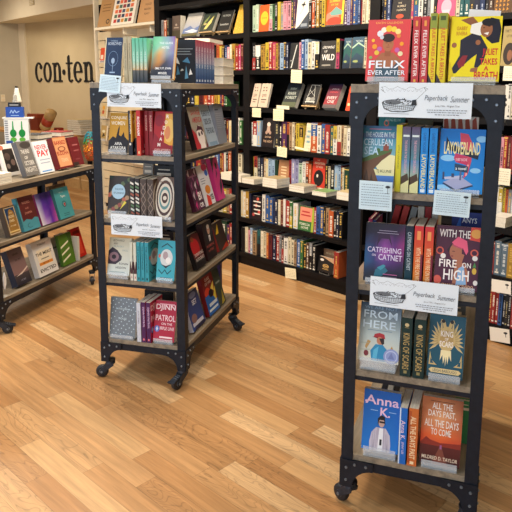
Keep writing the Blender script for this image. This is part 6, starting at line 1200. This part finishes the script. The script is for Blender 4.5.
m = MB(); m.box(-.062, .048, .004, .056, 0, .070, CARD, hx('#254a9a')); put_art(m, [LN([(.2, .4), (.3, .7), (.4, .4), (.5, .7), (.6, .45), (.8, .6)], .05, '#8aa8d6', .5), R(.25, .15, .75, .22, '#8aa8d6')], Matrix.Translation((-.006, .004, 0)), .1, .07, CARD); m.obj('carton', bb_)
m = MB(); m.box(-.046, .030, .006, .05, .0703, .100, CARD, hx('#23262e')); put_art(m, [R(.1, .3, .9, .6, '#8a8c90')], Matrix.Translation((-.008, .006, .0703)), .07, .03, CARD); m.obj('dark_lid', bb_)
bo = empty('clear_bottle', bb_.location + Vector((.004, .028, .1005))); tag(bo, 'small pale bottle with black cap on top of the blue box', 'bottle')
m = MB(); m.lathe([(.001, 0), (.028, 0), (.03, .006), (.026, .02), (.016, .07), (.013, .088), (.010, .096), (.001, .096)], 18, PRINT, hx('#cfccc0')); m.obj('bottle_body', bo)
m = MB(); m.cyl((0, 0, .0965), (0, 0, .108), .009, 14, PRINT, hx('#15151a')); m.obj('cap', bo)
m = MB(); m.box(-.012, .014, -.0335, -.0305, .012, .05, PRINT, hx('#a8a294')); m.obj('bottle_label', bo)
# rainbow plush hanging at the right end of the low cart
rp = empty('tie_dye_plush', FL.pt(FL.cast(90.5, 150, .14)[0], .14, ZL[0])); tag(rp, 'rainbow tie dye fluffy toy at the right end of the low cart', 'toy')
m = MB(); rnd = random.Random(4)
cols = ['#c83a20', '#e06a24', '#e8a83a', '#7aa84a', '#2f9a8c', '#3a8a9c']
for i in range(240):
    f = rnd.random(); z = .015 + f * .17; r = .035 * math.sin(PI * (f * .85 + .12)) ** .6; a = rnd.random() * 2 * PI; c = hx(cols[min(5, int(f * 6))])
    p = Vector((r * math.cos(a), r * math.sin(a), z)); q = p + Vector((math.cos(a) * .018, math.sin(a) * .018, -.008)); n_ = Vector((-math.sin(a), math.cos(a), 0)) * .006
    m.face([p + n_, p - n_, q], PRINT, c); m.face([p + Vector((0, 0, .006)), q, p - Vector((0, 0, .006))], PRINT, c)
m.obj('fluff', rp)
rp.scale = (1.1, 1.1, 1.25)
m = MB(); m.lathe([(.001, 0), (.028, .003), (.036, .05), (.034, .12), (.02, .17), (.001, .18)], 16, PRINT, hx('#a8623c')); m.obj('core', rp)
s_ = onlow(80, .2)
bk = make_book(.16, .15, .03, None, None, '#3c1f1c', None, True); place_face(bk, FL, .90, .20, ZL[0] + .005, 4); tag(bk, 'dark brown book standing behind the red leaning one, low cart top', 'book')

# ------------------------------------------------------------------ lights
w = bpy.data.worlds.new('room_fill'); SC.world = w; w.use_nodes = True
bg = w.node_tree.nodes['Background']; bg.inputs[0].default_value = (.80, .89, 1.0, 1); bg.inputs[1].default_value = 0.06
def area(name, loc, size, energy, col, rot=(0, 0, 0), size_y=None):
    l = bpy.data.lights.new(name, 'AREA'); l.shape = 'RECTANGLE'; l.size = size; l.size_y = size_y or size; l.energy = energy; l.color = col
    o = bpy.data.objects.new(name, l); COL.objects.link(o); o.location = loc; o.rotation_euler = rot; return o
WARM = (1.0, .83, .62); NEUT = (1.0, .92, .82); COOL = (.86, .93, 1.0)
for s, d, e, c in ((-.3, -1.25, 46, WARM), (1.25, -1.25, 46, WARM), (.5, -2.3, 30, NEUT), (2.7, -1.3, 24, NEUT), (-2.6, -1.2, 26, WARM), (-1.4, -3.2, 14, NEUT), (2.6, -3.0, 16, NEUT)):
    p = bp(s, d); area('ceiling_lamp', (p.x, p.y, 2.94), .45, e, c, (0, 0, FB.ang), .45)
p = FW.pt(.9, -1.6, 0); area('ceiling_lamp', (p.x, p.y, 2.9), .9, 24, WARM, (0, 0, FB.ang), .9)
p = FW.pt(1.4, -.25 - .6, 0); area('ceiling_lamp', (p.x, p.y, 2.45), .5, 7, WARM, (0, 0, FB.ang), .5)
# daylight through the shop windows
for a, b in ((-1.0, .9), (1.3, 3.2), (3.6, 5.5)):
    p = bp((a + b) / 2, -5.45); area('window_daylight', (p.x, p.y, 1.6), b - a - .1, 38, (.70, .84, 1.0), (PI / 2, 0, FB.ang), 2.1)
vs = SC.view_settings; vs.view_transform = 'Standard'; vs.look = 'None'; vs.gamma = 1; vs.use_curve_mapping = False; vs.exposure = 0.2
